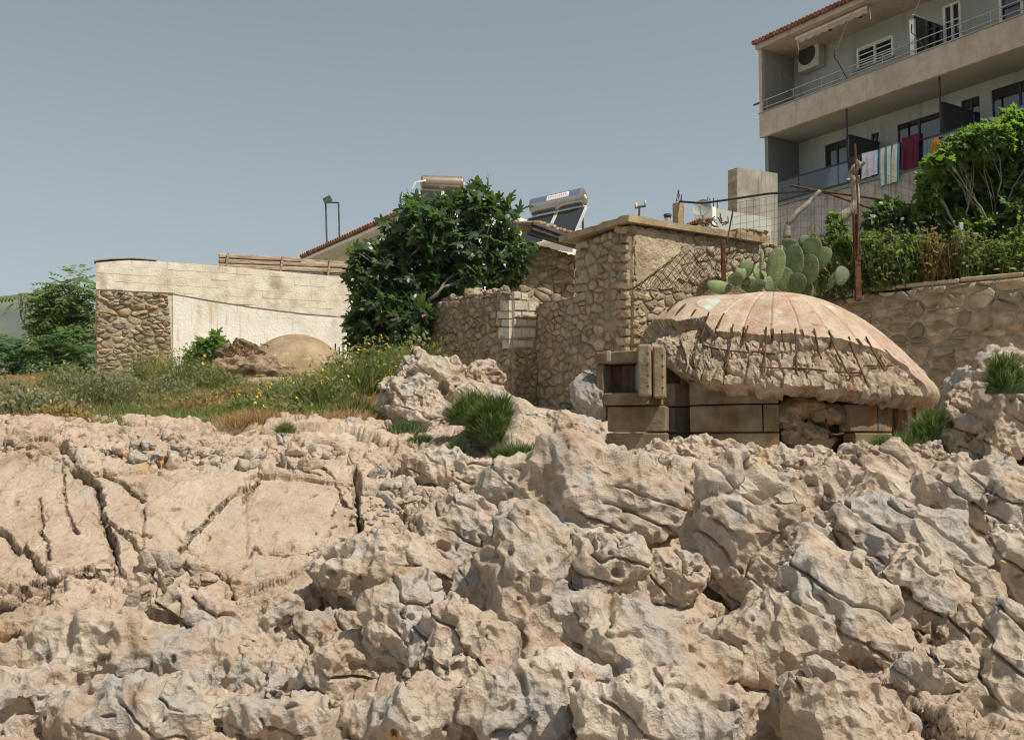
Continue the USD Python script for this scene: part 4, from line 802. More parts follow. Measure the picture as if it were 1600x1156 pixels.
for px, py, w, h, d, lab in ((180, 692, 80, 20, 9.7, 'flat green grass tuft on the top edge of the left slab'), (446, 684, 26, 18, 9.5, 'single small grass tuft growing on bare rock left of centre'), (552, 660, 80, 42, 11.4, 'fine green grass tuft left of the karst outcrop'), (632, 676, 80, 20, 10.2, 'low grass strip under the karst outcrop'), (660, 690, 50, 13, 9.6, 'thin green strip in a rock seam below the outcrop'), (712, 712, 24, 30, 9.0, 'narrow tuft in a crack right of the seam'), (240, 668, 90, 20, 11.2, 'small sprawling tuft at the bottom of the dry grass')):
    tussock('grass_tuft', lab, 'grass', px, py, w, h, d, 'samphire' if px > 500 else 'weed_green', px, 500, width=.011, dense=0)

rs = np.random.RandomState(31)
for k, (px, py, w, h, d, mt, lab) in enumerate(((105, 618, 110, 46, 17.5, 'weed_green', 'bright green weeds at the foot of the feathery tree'), (195, 640, 60, 44, 15.2, 'weed_green', 'leafy green weed beside the tall grey-green tussock'), (262, 632, 90, 38, 15.6, 'grey_green', 'pale weeds below the rubble end of the white wall'), (335, 622, 80, 44, 16.8, 'weed_green', 'green weeds below the fig sapling'), (430, 640, 110, 42, 14.0, 'weed_green', 'green weeds with dry stalks below the small bunker'), (620, 612, 70, 70, 15.6, 'weed_green', 'tall bright weeds directly below the big fig tree'), (548, 600, 80, 58, 17.0, 'weed_green', 'tall pale weeds at the right edge of the small bunker dome'), (90, 672, 120, 30, 11.0, 'ochre_grass', 'dry orange-brown weeds at the lower left edge of the slope'), (370, 640, 90, 30, 14.6, 'ochre_grass', 'orange dry grass under the rubble bank'), (455, 672, 90, 34, 11.4, 'weed_green', 'green weeds at the lower rim of the slope'), (15, 640, 80, 40, 14.6, 'grey_green', 'grey-green bush below the low stone wall'))):
    tussock('weed_clump', lab, 'weeds', px, py, w, h, d, mt, 600 + k, 800, dry=.15, flower=14 if mt == 'weed_green' else None)
# ---------------- shed and garden walls of rubble
H0 = np.array([1.857, 15.6, 0]); NL = -HW
FL = Face(H0, HU, NL)                    # shaded left face, coplanar with the garden wall beside it
FR = Face(H0, HW, HU)                    # sunlit right face
C1 = np.array([0.0, 17.5, 0]); FG = Face(C1, HU, NL); FQ = Face(C1, HW, HU)
t = thing('stone_shed', 'rubble stone shed with a flat concrete roof slab and flaking tan plaster', 'shed', (H0[0], H0[1], 2.0))
pL = FL.poly([(902, 384), (940, 368), (985, 350), (985, 645), (840, 645), (840, 478), (852, 472), (872, 470), (890, 467), (902, 465)])
rubble(t, FL, pL, (.21, .14), .045, STN, 41, back=.32, joint=.006)
qn = MB()
pR = FR.poly([(985, 352), (1222, 384), (1222, 470), (985, 650)])
plast = FR.poly([(989, 357), (1020, 360), (1058, 366), (1064, 380), (1058, 400), (1062, 425), (1050, 450), (1034, 454), (1018, 451), (1004, 455), (992, 450), (988, 420)])
rubble(t, FR, pR.difference(plast.buffer(-.03)).buffer(-.002), (.22, .14), .055, STN[:2] + STN[4:], 42, back=.32, joint=.006, mortar='mortar_pale')
obj('core', FR.prism(plast, -.25, -.02), 'mortar_pale', t)
# the flaking plaster: an uneven skin
g = plast; x0, y0, x1, y1 = g.bounds; nx, ny = 70, 80; UX, VY = np.meshgrid(np.linspace(x0, x1, nx), np.linspace(y0, y1, ny)); ins = shapely.distance(g.exterior, shapely.points(UX, VY)) * np.where(shapely.contains_xy(g, UX, VY), 1, -1)
q3 = np.stack([UX, VY, UX * 0], -1); hgt = np.where(ins > 0, .055, -.03) + .05 * (fbm(q3 * 4, 4, 1) - .5) + .02 * (fbm(q3 * 22, 3, 2) - .5); hgt = np.where(ins + .08 * (fbm(q3 * 9, 3, 1) - .5) > 0, np.maximum(hgt, .015), -.03)
vv = FR.p0 + UX[..., None] * FR.U + VY[..., None] * UP + hgt[..., None] * FR.N; i_, j_ = np.meshgrid(np.arange(ny - 1), np.arange(nx - 1), indexing='ij')
obj('plaster', (vv.reshape(-1, 3), np.stack([i_ * nx + j_, i_ * nx + j_ + 1, (i_ + 1) * nx + j_ + 1, (i_ + 1) * nx + j_], -1).reshape(-1, 4)), 'render_plaster', t, smooth=40)
# squared corner stones where the shed meets the lean-to
rs = np.random.RandomState(4)
for k in range(9):
    y0_ = 380 + k * 13 + (k > 0) * 2; w_ = (16, 11)[k % 2]; gq = FL.poly([(902, y0_), (902 + w_, y0_ - 4), (902 + w_, y0_ + 8), (902, y0_ + 12)])
    if y0_ < 470: obj('corner_stone', stone_mesh(FL, gq.buffer(-.004), .06, rs), STN[5], t, smooth=45)
for k in range(18):
    y0_ = 354 + k * 14.5; a_, b_ = ((20, 11), (11, 19))[k % 2]
    for F_, x_, col in ((FL, 985 - a_, 0), (FR, 985 + b_, 1)):
        gq = F_.poly([(985, y0_), (x_, y0_ + (2 if col else -2)), (x_, y0_ + 12.5), (985, y0_ + 13)]).buffer(-.004)
        if gq.geom_type == 'Polygon' and not (col and y0_ < 450): obj('corner_stone', stone_mesh(F_, gq, .075, rs), STN[(k * 2 + col) % 5 if k % 3 else 5], t, smooth=45)
# roof slab
rz = H0 + UP * (P(983, 350, 15.6)[2])
mb = MB(); ft = [(-.16, -.14), (1.75, -.14), (1.75, 2.3), (1.2, 2.75), (-.16, 2.95)]; SLAB_N = 24
ring = []
pgn = Polygon(ft).segmentize(.16); cc = np.array(pgn.exterior.coords)[:-1]; jr = rs.uniform(-.03, .03, (len(cc), 2))
tp = np.array([rz - HU * a + HW * b for a, b in cc + jr]) + UP * (.10 + rs.uniform(-.012, .012, (len(cc), 1))); bt = np.array([rz - HU * a + HW * b for a, b in cc * [.985, .985]]) - UP * .005
n_ = len(cc); v = np.vstack([tp, bt, tp.mean(0) + UP * .05, bt.mean(0)]); f = []
for k in range(n_): k2 = (k + 1) % n_; f += [[k, k2, n_ + k2], [k, n_ + k2, n_ + k], [k, 2 * n_, k2], [n_ + k, n_ + k2, 2 * n_ + 1]]
obj('roof_slab', (v, np.array(f)[:, ::-1]), 'slab_concrete', t, smooth=30)
for a, b, ln in ((-.05, 2.25, .8), (.1, 2.5, .7), (.3, 2.4, .6)): pass
mb = MB(); quadprism(mb, [rz + HW * 2.35 - HU * -.05 + UP * .03, rz + HW * 3.15 - HU * -.05 + UP * .0, rz + HW * 3.15 - HU * .3 + UP * .0, rz + HW * 2.35 - HU * .3 + UP * .03], UP * .17); obj('rim_block', mb, 'slab_concrete', t, label='ochre concrete edge at the far right end of the roof')
for k in range(4): mb = MB(); c = rz + HW * (2.55 + .16 * k) + HU * .0 + UP * (.20 + .02 * (k % 2)); v, f = rock_shape(90 + k, 3, (.11, .07, .035), np.eye(3), c, .5, 6, 1, False); obj('flat_stone', (v, f), STN[k], t, smooth=40)
# garden wall with the sunlit squared pier
t = thing('garden_wall', 'old rubble garden wall with a broken top and a sunlit pier of squared blocks', 'wall', (C1[0], C1[1], 2.0))
pG = FG.poly([(800, 458), (786, 455), (770, 459), (748, 464), (730, 462), (712, 470), (690, 471), (672, 477), (655, 484), (640, 494), (620, 512), (606, 524), (606, 640), (800, 640)])
rubble(t, FG, pG, (.20, .125), .05, STN[:3] + STN[4:5] + STN[5:], 43, back=.42, joint=.006)
top = [(640, 490), (655, 481), (672, 475), (690, 469), (712, 466), (730, 459), (748, 461), (770, 456), (786, 451)]
for k in range(26):
    s = rs.uniform(0, len(top) - 1.01); i = int(s); a = np.array(top[i]) + (s - i) * (np.array(top[i + 1]) - top[i]); u, v_ = FG.uv(*a); c = FG.pt(u, v_ + rs.uniform(-.02, .05), -rs.uniform(.02, .38))
    v, f = rock_shape(100 + k, 3, (rs.uniform(.07, .14), rs.uniform(.06, .11), rs.uniform(.05, .10)), np.eye(3), c, .5, 8, .8, False); obj('top_stone', (v, f), STN[rs.randint(6)], t, smooth=40)
mb = MB(); p_ = [FG.pt(*FG.uv(748 + 4 * k, 463), -.12) for k in range(4)]; mb.tube([FG.pt(*FG.uv(750, 462), -.10) + UP * .05, FG.pt(*FG.uv(762, 461), -.16) + UP * .06], .055, 10); obj('broken_tile', mb, 'roof_tile', t, label='broken orange roof tile lying on the wall top')
BL = [(801, 469, 824, 486), (824, 471, 840, 487), (801, 486, 813, 497), (813, 487, 838, 497), (801, 498, 822, 510), (823, 499, 837, 510), (801, 512, 814, 529), (814, 512, 836, 528), (801, 531, 832, 544), (801, 455, 812, 468), (812, 457, 824, 470)]
for x0, y0_, x1, y1_ in BL:
    g = FQ.poly([(x0, y0_), (x1, y0_ + 1), (x1, y1_), (x0, y1_)]).buffer(-.006); h = rs.uniform(.03, .055); mb = FQ.prism(g, -.3, h - .015); mb.mesh(FQ.prism(g.buffer(-.014), h - .015, h)); m = trimesh.Trimesh(*mb.get()); obj('pier_block', mb, 'quoin', t, smooth=False)
for y0_, y1_, w_ in ((470, 486, 14), (487, 498, 19), (499, 511, 12), (512, 530, 17), (531, 545, 11)):
    g = FG.poly([(800 - w_, y0_), (800, y0_), (800, y1_), (800 - w_, y1_)]).buffer(-.005); obj('pier_block', FG.prism(g, -.2, .06), 'quoin', t, smooth=False)
gq = FQ.poly([(800, 456), (842, 470), (842, 640), (800, 640)]); obj('mortar', FQ.prism(gq, -.45, -.0), 'mortar_pale', t)
rubble(t, FQ, FQ.poly([(801, 546), (838, 546), (838, 640), (801, 640)]), (.17, .12), .05, STN[:4], 44, backing=False)
# lean-to behind
BK = H0 - HU * 5.3; FB = Face(BK, HW, HU); LT = thing('lean_to', 'shaded rubble lean-to with sagging grey eave boards and old tiles beside the shed', 'shed', (BK[0], BK[1], 3.0))
pB = FB.poly([(770, 372), (815, 376), (860, 388), (912, 404), (912, 520), (770, 520)]); rubble(LT, FB, pB, (.26, .16), .05, STN[2:4] + STN[:1], 45, back=.3, joint=.008)
for k, (dy, dn) in enumerate(((0, .62), (7, .58), (13, .5))):
    mb = MB(); mb.span(FB.pt(*FB.uv(806, 358 + dy), dn), FB.pt(*FB.uv(908, 394 + dy * .5), dn), .07, .12, .008); obj('eave_board', mb, 'grey_timber', LT)
for k in range(17):
    px = 820 + k * 5.1; a = FB.uv(px, 359 + k * 1.75 + rs.uniform(-1.5, 1.5)); mb = MB(); mb.tube([FB.pt(a[0], a[1] + .02, .62), FB.pt(a[0] + rs.uniform(-.02, .02), a[1] + .12, .1), FB.pt(a[0], a[1] + .26, -.7)], .062, 8); obj('roof_tile', mb, ('roof_tile', 'slab_concrete', 'small_dome')[rs.randint(3)], LT, smooth=True)

# ---------------- things on and behind the shed roof
d = 16.6; t = thing('insulator_bracket', 'rusty pole bracket with two small porcelain insulators on the shed roof', 'bracket', P(999, 345, d))
mb = MB(); mb.tube([P(998, 350, d), P(999, 322, d)], .018, 7); obj('post', mb, 'iron_dark', t); mb = MB(); mb.span(P(992, 325, d), P(1009, 322, d), .03, .03); obj('arm', mb, 'iron_dark', t)
for px, py in ((994, 322), (1008, 318)): mb = MB(); mb.tube([P(px, py + 3, d), P(px, py, d), P(px, py - 2, d), P(px, py - 4, d)], [.014, .03, .018, .026], 10); obj('insulator', mb, 'porcelain', t, smooth=True)
d = 17.6; t = thing('stove_pipe', 'short galvanised stove pipe with a dark cap behind the shed roof', 'chimney', P(1043, 352, d))
mb = MB(); mb.tube([P(1043, 358, d), P(1043, 341, d)], .055, 14); obj('pipe', mb, 'galvanised', t, smooth=40); mb = MB(); mb.tube([P(1043, 341, d), P(1043, 338.5, d), P(1043, 338, d), P(1043, 335, d)], [.06, .06, .075, .07], 14); obj('cap', mb, 'iron_dark', t, smooth=40)
d = 18.2; t = thing('concrete_pillar', 'ochre concrete pillar stub with bent bars sticking out of its top', 'pillar', P(1060, 352, d))
mb = MB(); mb.box(P(1060, 336, d), (W(6.8, d), W(6.8, d), W(19, d)), [HU, HW, UP], .008); obj('column', mb, 'slab_concrete', t)
for k, (a, b, c_) in enumerate(((1056, 1060, 297), (1059, 1061, 298), (1064, 1061, 303), (1065, 1065, 304))): mb = MB(); mb.tube([P(a, 318, d + .05 * (k % 2)), P((a + b) / 2, 308, d), P(b, c_, d)], .008, 5); obj('bar', mb, 'iron_dark', t)
d = 19.0; t = thing('satellite_dish', 'grey satellite dish facing left behind the shed roof', 'satellite dish', P(1097, 345, d)); c = P(1097, 325, d); ax = unit([-.45, -.85, .28]); e1 = unit(np.cross(ax, UP)); e2 = np.cross(e1, ax); R_ = W(14.5, d)
rr_, aa_ = np.meshgrid(np.linspace(0, 1, 9), np.linspace(0, 2 * np.pi, 29)); v = c + R_ * (rr_[..., None] * (np.cos(aa_)[..., None] * e1 + np.sin(aa_)[..., None] * e2)) + ax * (.24 * R_ * (rr_[..., None]**2 - .5)); v2 = v - ax * .012
i_, j_ = np.meshgrid(np.arange(28), np.arange(8), indexing='ij'); q = np.stack([i_ * 9 + j_, i_ * 9 + j_ + 1, (i_ + 1) * 9 + j_ + 1, (i_ + 1) * 9 + j_], -1).reshape(-1, 4); mb = MB(); mb.add(v.reshape(-1, 3), q); mb.add(v2.reshape(-1, 3), q[:, ::-1]); obj('reflector', mb, 'dish_grey', t, smooth=True)
mb = MB(); mb.tube([c - e2 * R_ * .95 + ax * .02, c + ax * R_ * .9 - e2 * R_ * .25], .012, 6); mb.tube([c + ax * R_ * .85 - e2 * R_ * .25, c + ax * R_ * 1.05 - e2 * R_ * .2], .025, 8); obj('feed_arm', mb, 'dish_grey', t); mb = MB(); mb.tube([c - ax * .03, P(1100, 352, d + .15)], .022, 7); obj('mast', mb, 'dish_grey', t)
d = 23.5; t = thing('white_parapet', 'small white rendered parapet block with starter bars, right of the satellite dish', 'parapet', P(1128, 352, d)); pf = Face(P(1111, 340, d), HW, HU)
mb = pf.prism(pf.poly([(1118, 325), (1146, 331), (1205, 341), (1205, 380), (1118, 380)]), -.25, 0); obj('wall', mb, 'apartment_grey', t); mb = MB(); quadprism(mb, [pf.pt(*pf.uv(1118, 324), .015), pf.pt(*pf.uv(1118, 380), .015), pf.pt(*pf.uv(1118, 324), .015) - HU * .62 , pf.pt(*pf.uv(1118, 380), .015) - HU * .62], -HW * .12); obj('end_wall', mb, 'house_white', t)
for px, y in ((1106, 308), (1109, 310), (1115, 310), (1121, 312)): mb = MB(); mb.tube([P(px, 330, d + .3), P(px, y, d + .3)], .012, 5); obj('bar', mb, 'iron_dark', t)
d = 19.6; t = thing('tiled_gable', 'scrap of old tiled roof with a white edge between pillar and dish', 'roof', P(1085, 350, d))
for k in range(7): a = P(1071 + k * 3.6, 352 - k * 1.5, d); mb = MB(); mb.tube([a, a + HW * .35 + UP * .06], .028, 8); obj('roof_tile', mb, 'roof_tile', t, smooth=True)
mb = MB(); mb.prism([(0, 0), (.50, 0), (.50, .10), (.0, -.06)], P(1068, 356, d + .03), unit([1, 0, 0]), UP, np.array([0, .4, 0])); obj('gable', mb, 'apartment_grey', t)
t = thing('scrap_heap', 'heap of rusty twisted scrap iron on the shed roof below the dish', 'scrap', P(1110, 350, 17.9))
for k in range(16): a = P(rs.uniform(1090, 1140), rs.uniform(346, 354), 17.9 + rs.uniform(-.2, .2)); b = a + [rs.uniform(-.22, .22), rs.uniform(-.1, .1), rs.uniform(-.05, .16)]; mb = MB(); p, r = limb(a, b, .018, .012, rs, 6, .25); mb.tube(p, r * .7, 6); obj('scrap_bar', mb, 'iron_dark' if k % 3 else 'rust', t, smooth=True)
d = 27.0; t = thing('concrete_wall', 'bare grey concrete gable wall standing left of the apartment block', 'wall', P(1150, 380, d)); cf = Face(P(1152, 380, d), HW, HU)
mb = cf.prism(cf.poly([(1152, 262), (1202, 269), (1215, 271), (1215, 420), (1152, 420)]), -.36, 0); obj('wall', mb, 'grey_concrete', t); 
mb = MB(); 
for k in range(9): c = cf.pt(*cf.uv(1152, 268 + k * 10)) - HU * .18 + HW * .03; mb = MB(); mb.box(c, (.17, .05, .075), [HU, HW, UP], .02); obj('edge_block', mb, STN[k % 3], t)

# ---------------- the big fig tree
leafy('fig_tree', 'big dark green fig tree leaning over the garden wall', 'tree', [(614, 398, 32), (662, 356, 38), (705, 336, 30), (748, 322, 28), (742, 300, 17), (645, 326, 18), (770, 345, 34), (590, 440, 40), (640, 420, 58), (700, 385, 58), (755, 390, 46), (800, 390, 26), (690, 440, 46), (600, 490, 40), (575, 510, 28), (576, 410, 22), (560, 394, 12), (612, 352, 12), (780, 420, 34), (740, 440, 34), (815, 395, 16), (640, 480, 36), (680, 322, 12), (572, 470, 24), (600, 530, 30), (628, 520, 30), (590, 550, 24), (668, 462, 28), (716, 456, 24), (640, 500, 30, -.6), (575, 535, 22)],
      20.3, 'fig_leaf', 'fig', 1180, 5, .25, 51, (650, 580), trunk_r=.12, leaf_parts=290, spreadd=.45, dz=.9)
leafy('flowering_creeper', 'small creeper with two magenta blooms at the end of the garden wall', 'plant', [(615, 540, 16), (622, 560, 18), (612, 575, 18)], 19.6, 'dark_shrub_leaf', 'oval', 130, 6, .13, 52, (618, 600), trunk_r=.015)
for px, py in ((662, 493), (620, 498)):
    t_ = P(px, py, 18.6 if px > 640 else 19.4); al = np.array([[1, 0, .3], [-1, -.2, .2], [.2, -.5, 1], [0, .3, -1], [-.6, -.4, -.6.__float__()]]); lv, tf = place_leaves('oval', np.repeat(t_[None], 5, 0), al, np.array([[0, -1, .2]] * 5) + .2, .045); obj('flower', join_leaves(lv, tf), 'pink_petal', None, 'magenta flower on the %s of the garden wall face' % ('upper left' if px > 640 else 'far left end'), 'flower', smooth=False)
# ---------------- the main bunker
BZ = EYE; R = 1.80; HH = 1.08; CB = np.array([C_BUN[0], 12.0, BZ + .80]); TR, TF = math.tan(math.radians(3.6)), math.tan(math.radians(2.2))
t = thing('bunker', 'broken concrete bunker dome with exposed rusty bars over a block base', 'bunker', (CB[0], CB[1], 1.0))
na, ns_ = 840, 150
az = np.linspace(-np.pi, np.pi, na + 1); ss = np.concatenate([np.linspace(.0, .66, 60), np.linspace(.665, 1.0, ns_ - 60)]); A_, S_ = np.meshgrid(az, ss, indexing='ij')
uu = np.stack([np.sin(A_) * S_, -np.cos(A_) * S_, S_ * 0], -1)      # unit-disc position, az 0 towards the camera, positive to the right
u2 = uu * 3
NP = 28; ph = (A_ / (2 * np.pi) * NP + .3) % 1.0; groove = np.exp(-((np.minimum(ph, 1 - ph) * 2 * np.pi / NP * np.maximum(S_, .05) * R) / .011)**2)
AD = np.degrees(A_)
brk = np.interp(AD, [-180, -140, -112, -104, -62, -52, -42, -30, -18, -8, 4, 14, 24, 32, 40, 48, 180], [1.1, 1.1, 1.05, .96, .86, .74, .79, .765, .775, .76, .775, .77, .80, .81, .90, 1.1, 1.1])
brk = brk + .035 * (fbm(np.stack([A_ * 9, A_ * 0, A_ * 0], -1), 3, 1) - .5) + .02 * np.sign(np.sin(ph * np.pi - .3)) * (np.abs(AD) < 50)
broken = S_ > brk
hood = smooth01(AD, -108, -98) * smooth01(AD, -38, -52)              # where the firing port breaks the dome
drop = .6 * S_**2.0 + .4 * S_**2.6
z = HH * (1 - drop) + .40 * np.exp(-((AD + 80) / 30)**2) * smooth01(S_, .22, .95)
rad = S_.copy()
pj = np.random.RandomState(3).uniform(-.012, .012, 64)[np.floor(A_ / (2 * np.pi) * NP + .3).astype(int) + 30]
wob = pj * smooth01(S_, .2, .6) + .02 * (fbm(u2 * 1.2, 3, 1) - .5) + .010 * (fbm(u2 * 7, 3, 2) - .5) - .022 * groove * (.25 + .65 * fbm(u2 * 2.2 + 4, 2, 3)) * smooth01(S_, .04, .12)
_ca, _ce = plates(CELL, (u2 + .1 * fbm(u2 * 3, 2, 1)[..., None]).reshape(-1, 3) + 4, 3.2, (1, 1, 1), .11, .03); _cb2, _ce2 = plates(CELL2, u2.reshape(-1, 3) + 2, 8.5, (1, 1, 1), .05, .012)
spall = .65 * (_ca - .05 * np.exp(-(_ce / .05)**2) + _cb2).reshape(S_.shape)
skin = np.where(broken, -.085 - .05 * hood, 0.0) + np.where(broken, .07 * (fbm(u2 * 4.5, 4, 4, .6) - .5) + .04 * (fbm(u2 * 14, 3, 5, .65) - .5) + spall, 0)
over = (AD > 30) & (AD < 130) & (S_ > .88); skin = skin + np.where(over, .05 * (fbm(u2 * 8, 3, 6) - .5) , 0)
rimj = .05 * (fbm(np.stack([np.sin(A_) * 5, np.cos(A_) * 5, A_ * 0], -1), 4, 7, .6) - .5)
rcut = 1 - .05 * hood
nx_, nz_ = rad * .62, .78
r_ = np.minimum(rad, 1) * R * rcut * (1 + rimj * smooth01(S_, .8, 1.0)) + (wob + skin) * nx_
zz = z + (wob + skin) * nz_
def bun(x, y, zl): return np.stack([CB[0] + x, CB[1] + y, CB[2] + zl - TR * x + TF * y], -1)
DV = bun(r_ * np.sin(A_), -r_ * np.cos(A_), zz)
tiltz = 1
rimtop = DV[:, -1]; rough_ = lambda k: .05 * (fbm(np.stack([np.sin(az) * 9, np.cos(az) * 9, az * 0 + k], -1), 4, k, .6) - .5)
th = (.12 + .05 * smooth01(np.degrees(az), 20, 60) + .05 * (fbm(np.stack([np.sin(az) * 3, np.cos(az) * 3, az * 0], -1), 3, 3) - .5))[:, None]
C3 = np.array([CB[0], CB[1], 0])
def ringat(k, dz, j): v = rimtop.copy(); v[:, :2] = CB[:2] + (v[:, :2] - CB[:2]) * (k + rough_(j))[:, None]; v[:, 2] += dz[:, 0] + rough_(j + 3) ; return v
rings = [ringat(1.012, -th * .45, 1), ringat(.985, -th, 2), ringat(.93, -th - .05, 3), ringat(.86, -th - .03, 4), ringat(.72, -th + .12, 5)]
ALLV = np.concatenate([DV] + [r[:, None] for r in rings], 1); nc = ALLV.shape[1]
i_, j_ = np.meshgrid(np.arange(na), np.arange(nc - 1), indexing='ij'); QF = np.stack([i_ * nc + j_, (i_ + 1) * nc + j_, (i_ + 1) * nc + j_ + 1, i_ * nc + j_ + 1], -1)
isb = np.zeros((na, nc - 1), bool); isb[:, :ns_ - 1] = broken[:-1, :-1] | broken[1:, 1:]; isb[:, ns_ - 1:] = True
pid = (np.floor(az[:-1] / (2 * np.pi) * NP + .3)).astype(int)
flat = ALLV.reshape(-1, 3)
def sub(mask): q = QF[mask].reshape(-1, 4); u, inv = np.unique(q, return_inverse=True); return flat[u], inv.reshape(q.shape)
_l = (1040, 470); pc = P(1062, 480, 11.7)
for k in np.unique(pid):
    m = (~isb) & (pid == k)[:, None]; obj('shell_panel', sub(m), 'dome_concrete', t, smooth=40)
obj('broken_rim', sub(isb), 'broken_concrete', t, smooth=40)
# pale blue paint left on the dome
from scipy.ndimage import gaussian_filter
DVS = gaussian_filter(DV, (14, 9, 0))
def on_dome(adeg, s, lift=0.0, smooth_=True):
    i = int(np.clip(round((math.radians(adeg) + np.pi) / (2 * np.pi) * na), 0, na)); j = int(np.argmin(abs(ss - s))); a_ = math.radians(adeg); q = DVS[i, j] if smooth_ else DV[i, j]
    return q + np.array([math.sin(a_) * .5, -math.cos(a_) * .5, .8]) * lift
plain('pale_blue_paint', (.42, .50, .47), .9, .2, layers=[((.45, .34, .25), 9, .46, .56, 4.)])
ii = [int((math.radians(a) + np.pi) / (2 * np.pi) * na) for a in (-66, -52)]; js = np.nonzero((ss > .50) & (ss < .70))[0]
pv = DV[ii[0]:ii[1], js[0]:js[-1]] + np.array([-.2, -.3, .9]) * .004; a_, b_ = pv.shape[:2]; i2, j2 = np.meshgrid(np.arange(a_ - 1), np.arange(b_ - 1), indexing='ij'); q2 = np.stack([i2 * b_ + j2, (i2 + 1) * b_ + j2, (i2 + 1) * b_ + j2 + 1, i2 * b_ + j2 + 1], -1)
keep = ((i2 / a_ - .5)**2 * 4 + (j2 / b_ - .5)**2 * 4 + .9 * (fbm(pv[:-1, :-1] * 9, 3, 2) - .5)) < .8
obj('paint_patch', (pv.reshape(-1, 3), q2[keep]), 'pale_blue_paint', t, label='faded pale blue paint patch on the left of the dome', smooth=True)
rs = np.random.RandomState(12)
for k, (a, s0, s1) in enumerate(((-41, .70, .84), (-34, .76, .97), (-27, .76, .86), (-19, .76, 1.0), (-12, .77, .88), (-6, .76, .99), (2, .76, .90), (9, .76, .99), (18, .78, .99), (27, .78, .94), (-50, .72, .86), (-58, .74, .84), (-66, .74, .84), (-74, .74, .83))):
    s_ = np.linspace(s0, s1, 9); mb = MB(); mb.tube([on_dome(a + 2.5 * (q - s0) * math.sin(k * 2.1) * 4, q, .048) for q in s_] + ([on_dome(a, s1, .016) - UP * .1] if s1 > .95 and k % 3 else []), .0105, 6); obj('rebar', mb, 'rust', t, smooth=True)
for s_, a0, a1 in ((.89, -46, -25), (.885, -24, -15), (.955, -21, 3), (.95, 6, 16), (.915, 19, 33)):
    mb = MB(); mb.tube([on_dome(a, s_, .040) for a in np.linspace(a0, a1, 22)], .009, 6); obj('rebar', mb, 'rust', t, smooth=True)
# block base: courses of concrete blocks on a circle
RB = 1.56
def arc_block(a0, a1, z0, z1, proud=0.0, mt='base_block', thick=.22, name='base_block', gap=.007):
    n = max(3, int(abs(a1 - a0) / 4) + 2); aa = np.radians(np.linspace(a0, a1, n)); Ro, Ri = RB + proud, RB + proud - thick; c = .012; pts = []
    g = gap / RB; aa = np.interp(np.linspace(0, 1, n), [0, 1], [aa[0] + g, aa[-1] - g]); prof = [(Ri, z0 + gap), (Ro - c, z0 + gap), (Ro, z0 + gap + c), (Ro, z1 - gap - c), (Ro - c, z1 - gap), (Ri, z1 - gap)]
    v = np.array([[CB[0] + r * math.sin(a), CB[1] - r * math.cos(a), zz_] for a in aa for r, zz_ in prof]); m = len(prof); f = []
    for i in range(n - 1):
        for j in range(m): j2 = (j + 1) % m; f.append([i * m + j, i * m + j2, (i + 1) * m + j2, (i + 1) * m + j])
    f = np.array(f); fl = np.vstack([f[:, [0, 1, 2]], f[:, [0, 2, 3]]]); cap = np.array([[0, k + 1, k] for k in range(1, m - 1)] + [[(n - 1) * m, (n - 1) * m + k, (n - 1) * m + k + 1] for k in range(1, m - 1)]); fl = np.vstack([fl[:, ::-1], cap[:, ::-1]])
    obj(name, (v, fl[:, ::-1]), mt, t, smooth=30)
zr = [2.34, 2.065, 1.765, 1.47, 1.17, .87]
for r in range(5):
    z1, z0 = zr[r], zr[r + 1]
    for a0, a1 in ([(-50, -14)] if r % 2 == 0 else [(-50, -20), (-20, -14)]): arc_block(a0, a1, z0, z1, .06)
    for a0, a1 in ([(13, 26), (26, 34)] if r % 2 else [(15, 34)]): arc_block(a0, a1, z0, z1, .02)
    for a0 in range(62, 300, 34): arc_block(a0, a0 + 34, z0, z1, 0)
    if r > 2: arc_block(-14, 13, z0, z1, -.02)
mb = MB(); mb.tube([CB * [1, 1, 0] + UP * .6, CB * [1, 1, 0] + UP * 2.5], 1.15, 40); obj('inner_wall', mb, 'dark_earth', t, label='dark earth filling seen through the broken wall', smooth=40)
for k in range(12):      # rubble fallen into the hole of the wall
    a = math.radians(rs.uniform(-13, 9)); zz_ = rs.uniform(1.4, 2.05); rr_ = RB - rs.uniform(.2, .36); c = [CB[0] + rr_ * math.sin(a), CB[1] - rr_ * math.cos(a), zz_]
    sz = rs.uniform(.09, .17); v, f = rock_shape(130 + k, 4, (sz * 1.5, sz * .8, sz * .75), trimesh.transformations.rotation_matrix(rs.uniform(-.2, .8), [0, 1, 0])[:3, :3], c, .7, 7, 1.2, False); obj('rubble_stone', (v, f), ('broken_concrete', 'base_block', STN[3])[k % 3], t, smooth=True)
for k, a in enumerate((38, 42.5, 46, 50, 54, 57)):      # upright slabs at the right of the base
    c = CB * [1, 1, 0] + [1.46 * math.sin(math.radians(a)), -1.46 * math.cos(math.radians(a)), 1.65]; mb = MB(); mb.box(c, (.05 if k < 4 else .07, .08, .75), trimesh.transformations.rotation_matrix(-math.radians(a), [0, 0, 1])[:3, :3].T, .015); obj('upright_slab', mb, ('dark_earth', 'rust', 'dark_earth', 'base_block', 'broken_concrete', 'base_block')[k], t)
mb = MB(); c0 = [P(1290, 655, 10.55), P(1292, 668, 10.5), P(1298, 678, 10.45), P(1308, 679, 10.45), P(1318, 677, 10.45), P(1319, 672, 10.45), P(1315, 671, 10.45)]; mb.tube(c0, .011, 6); obj('rebar', mb, 'rust', t, label='hooked bar sticking out of the right blocks', smooth=True)
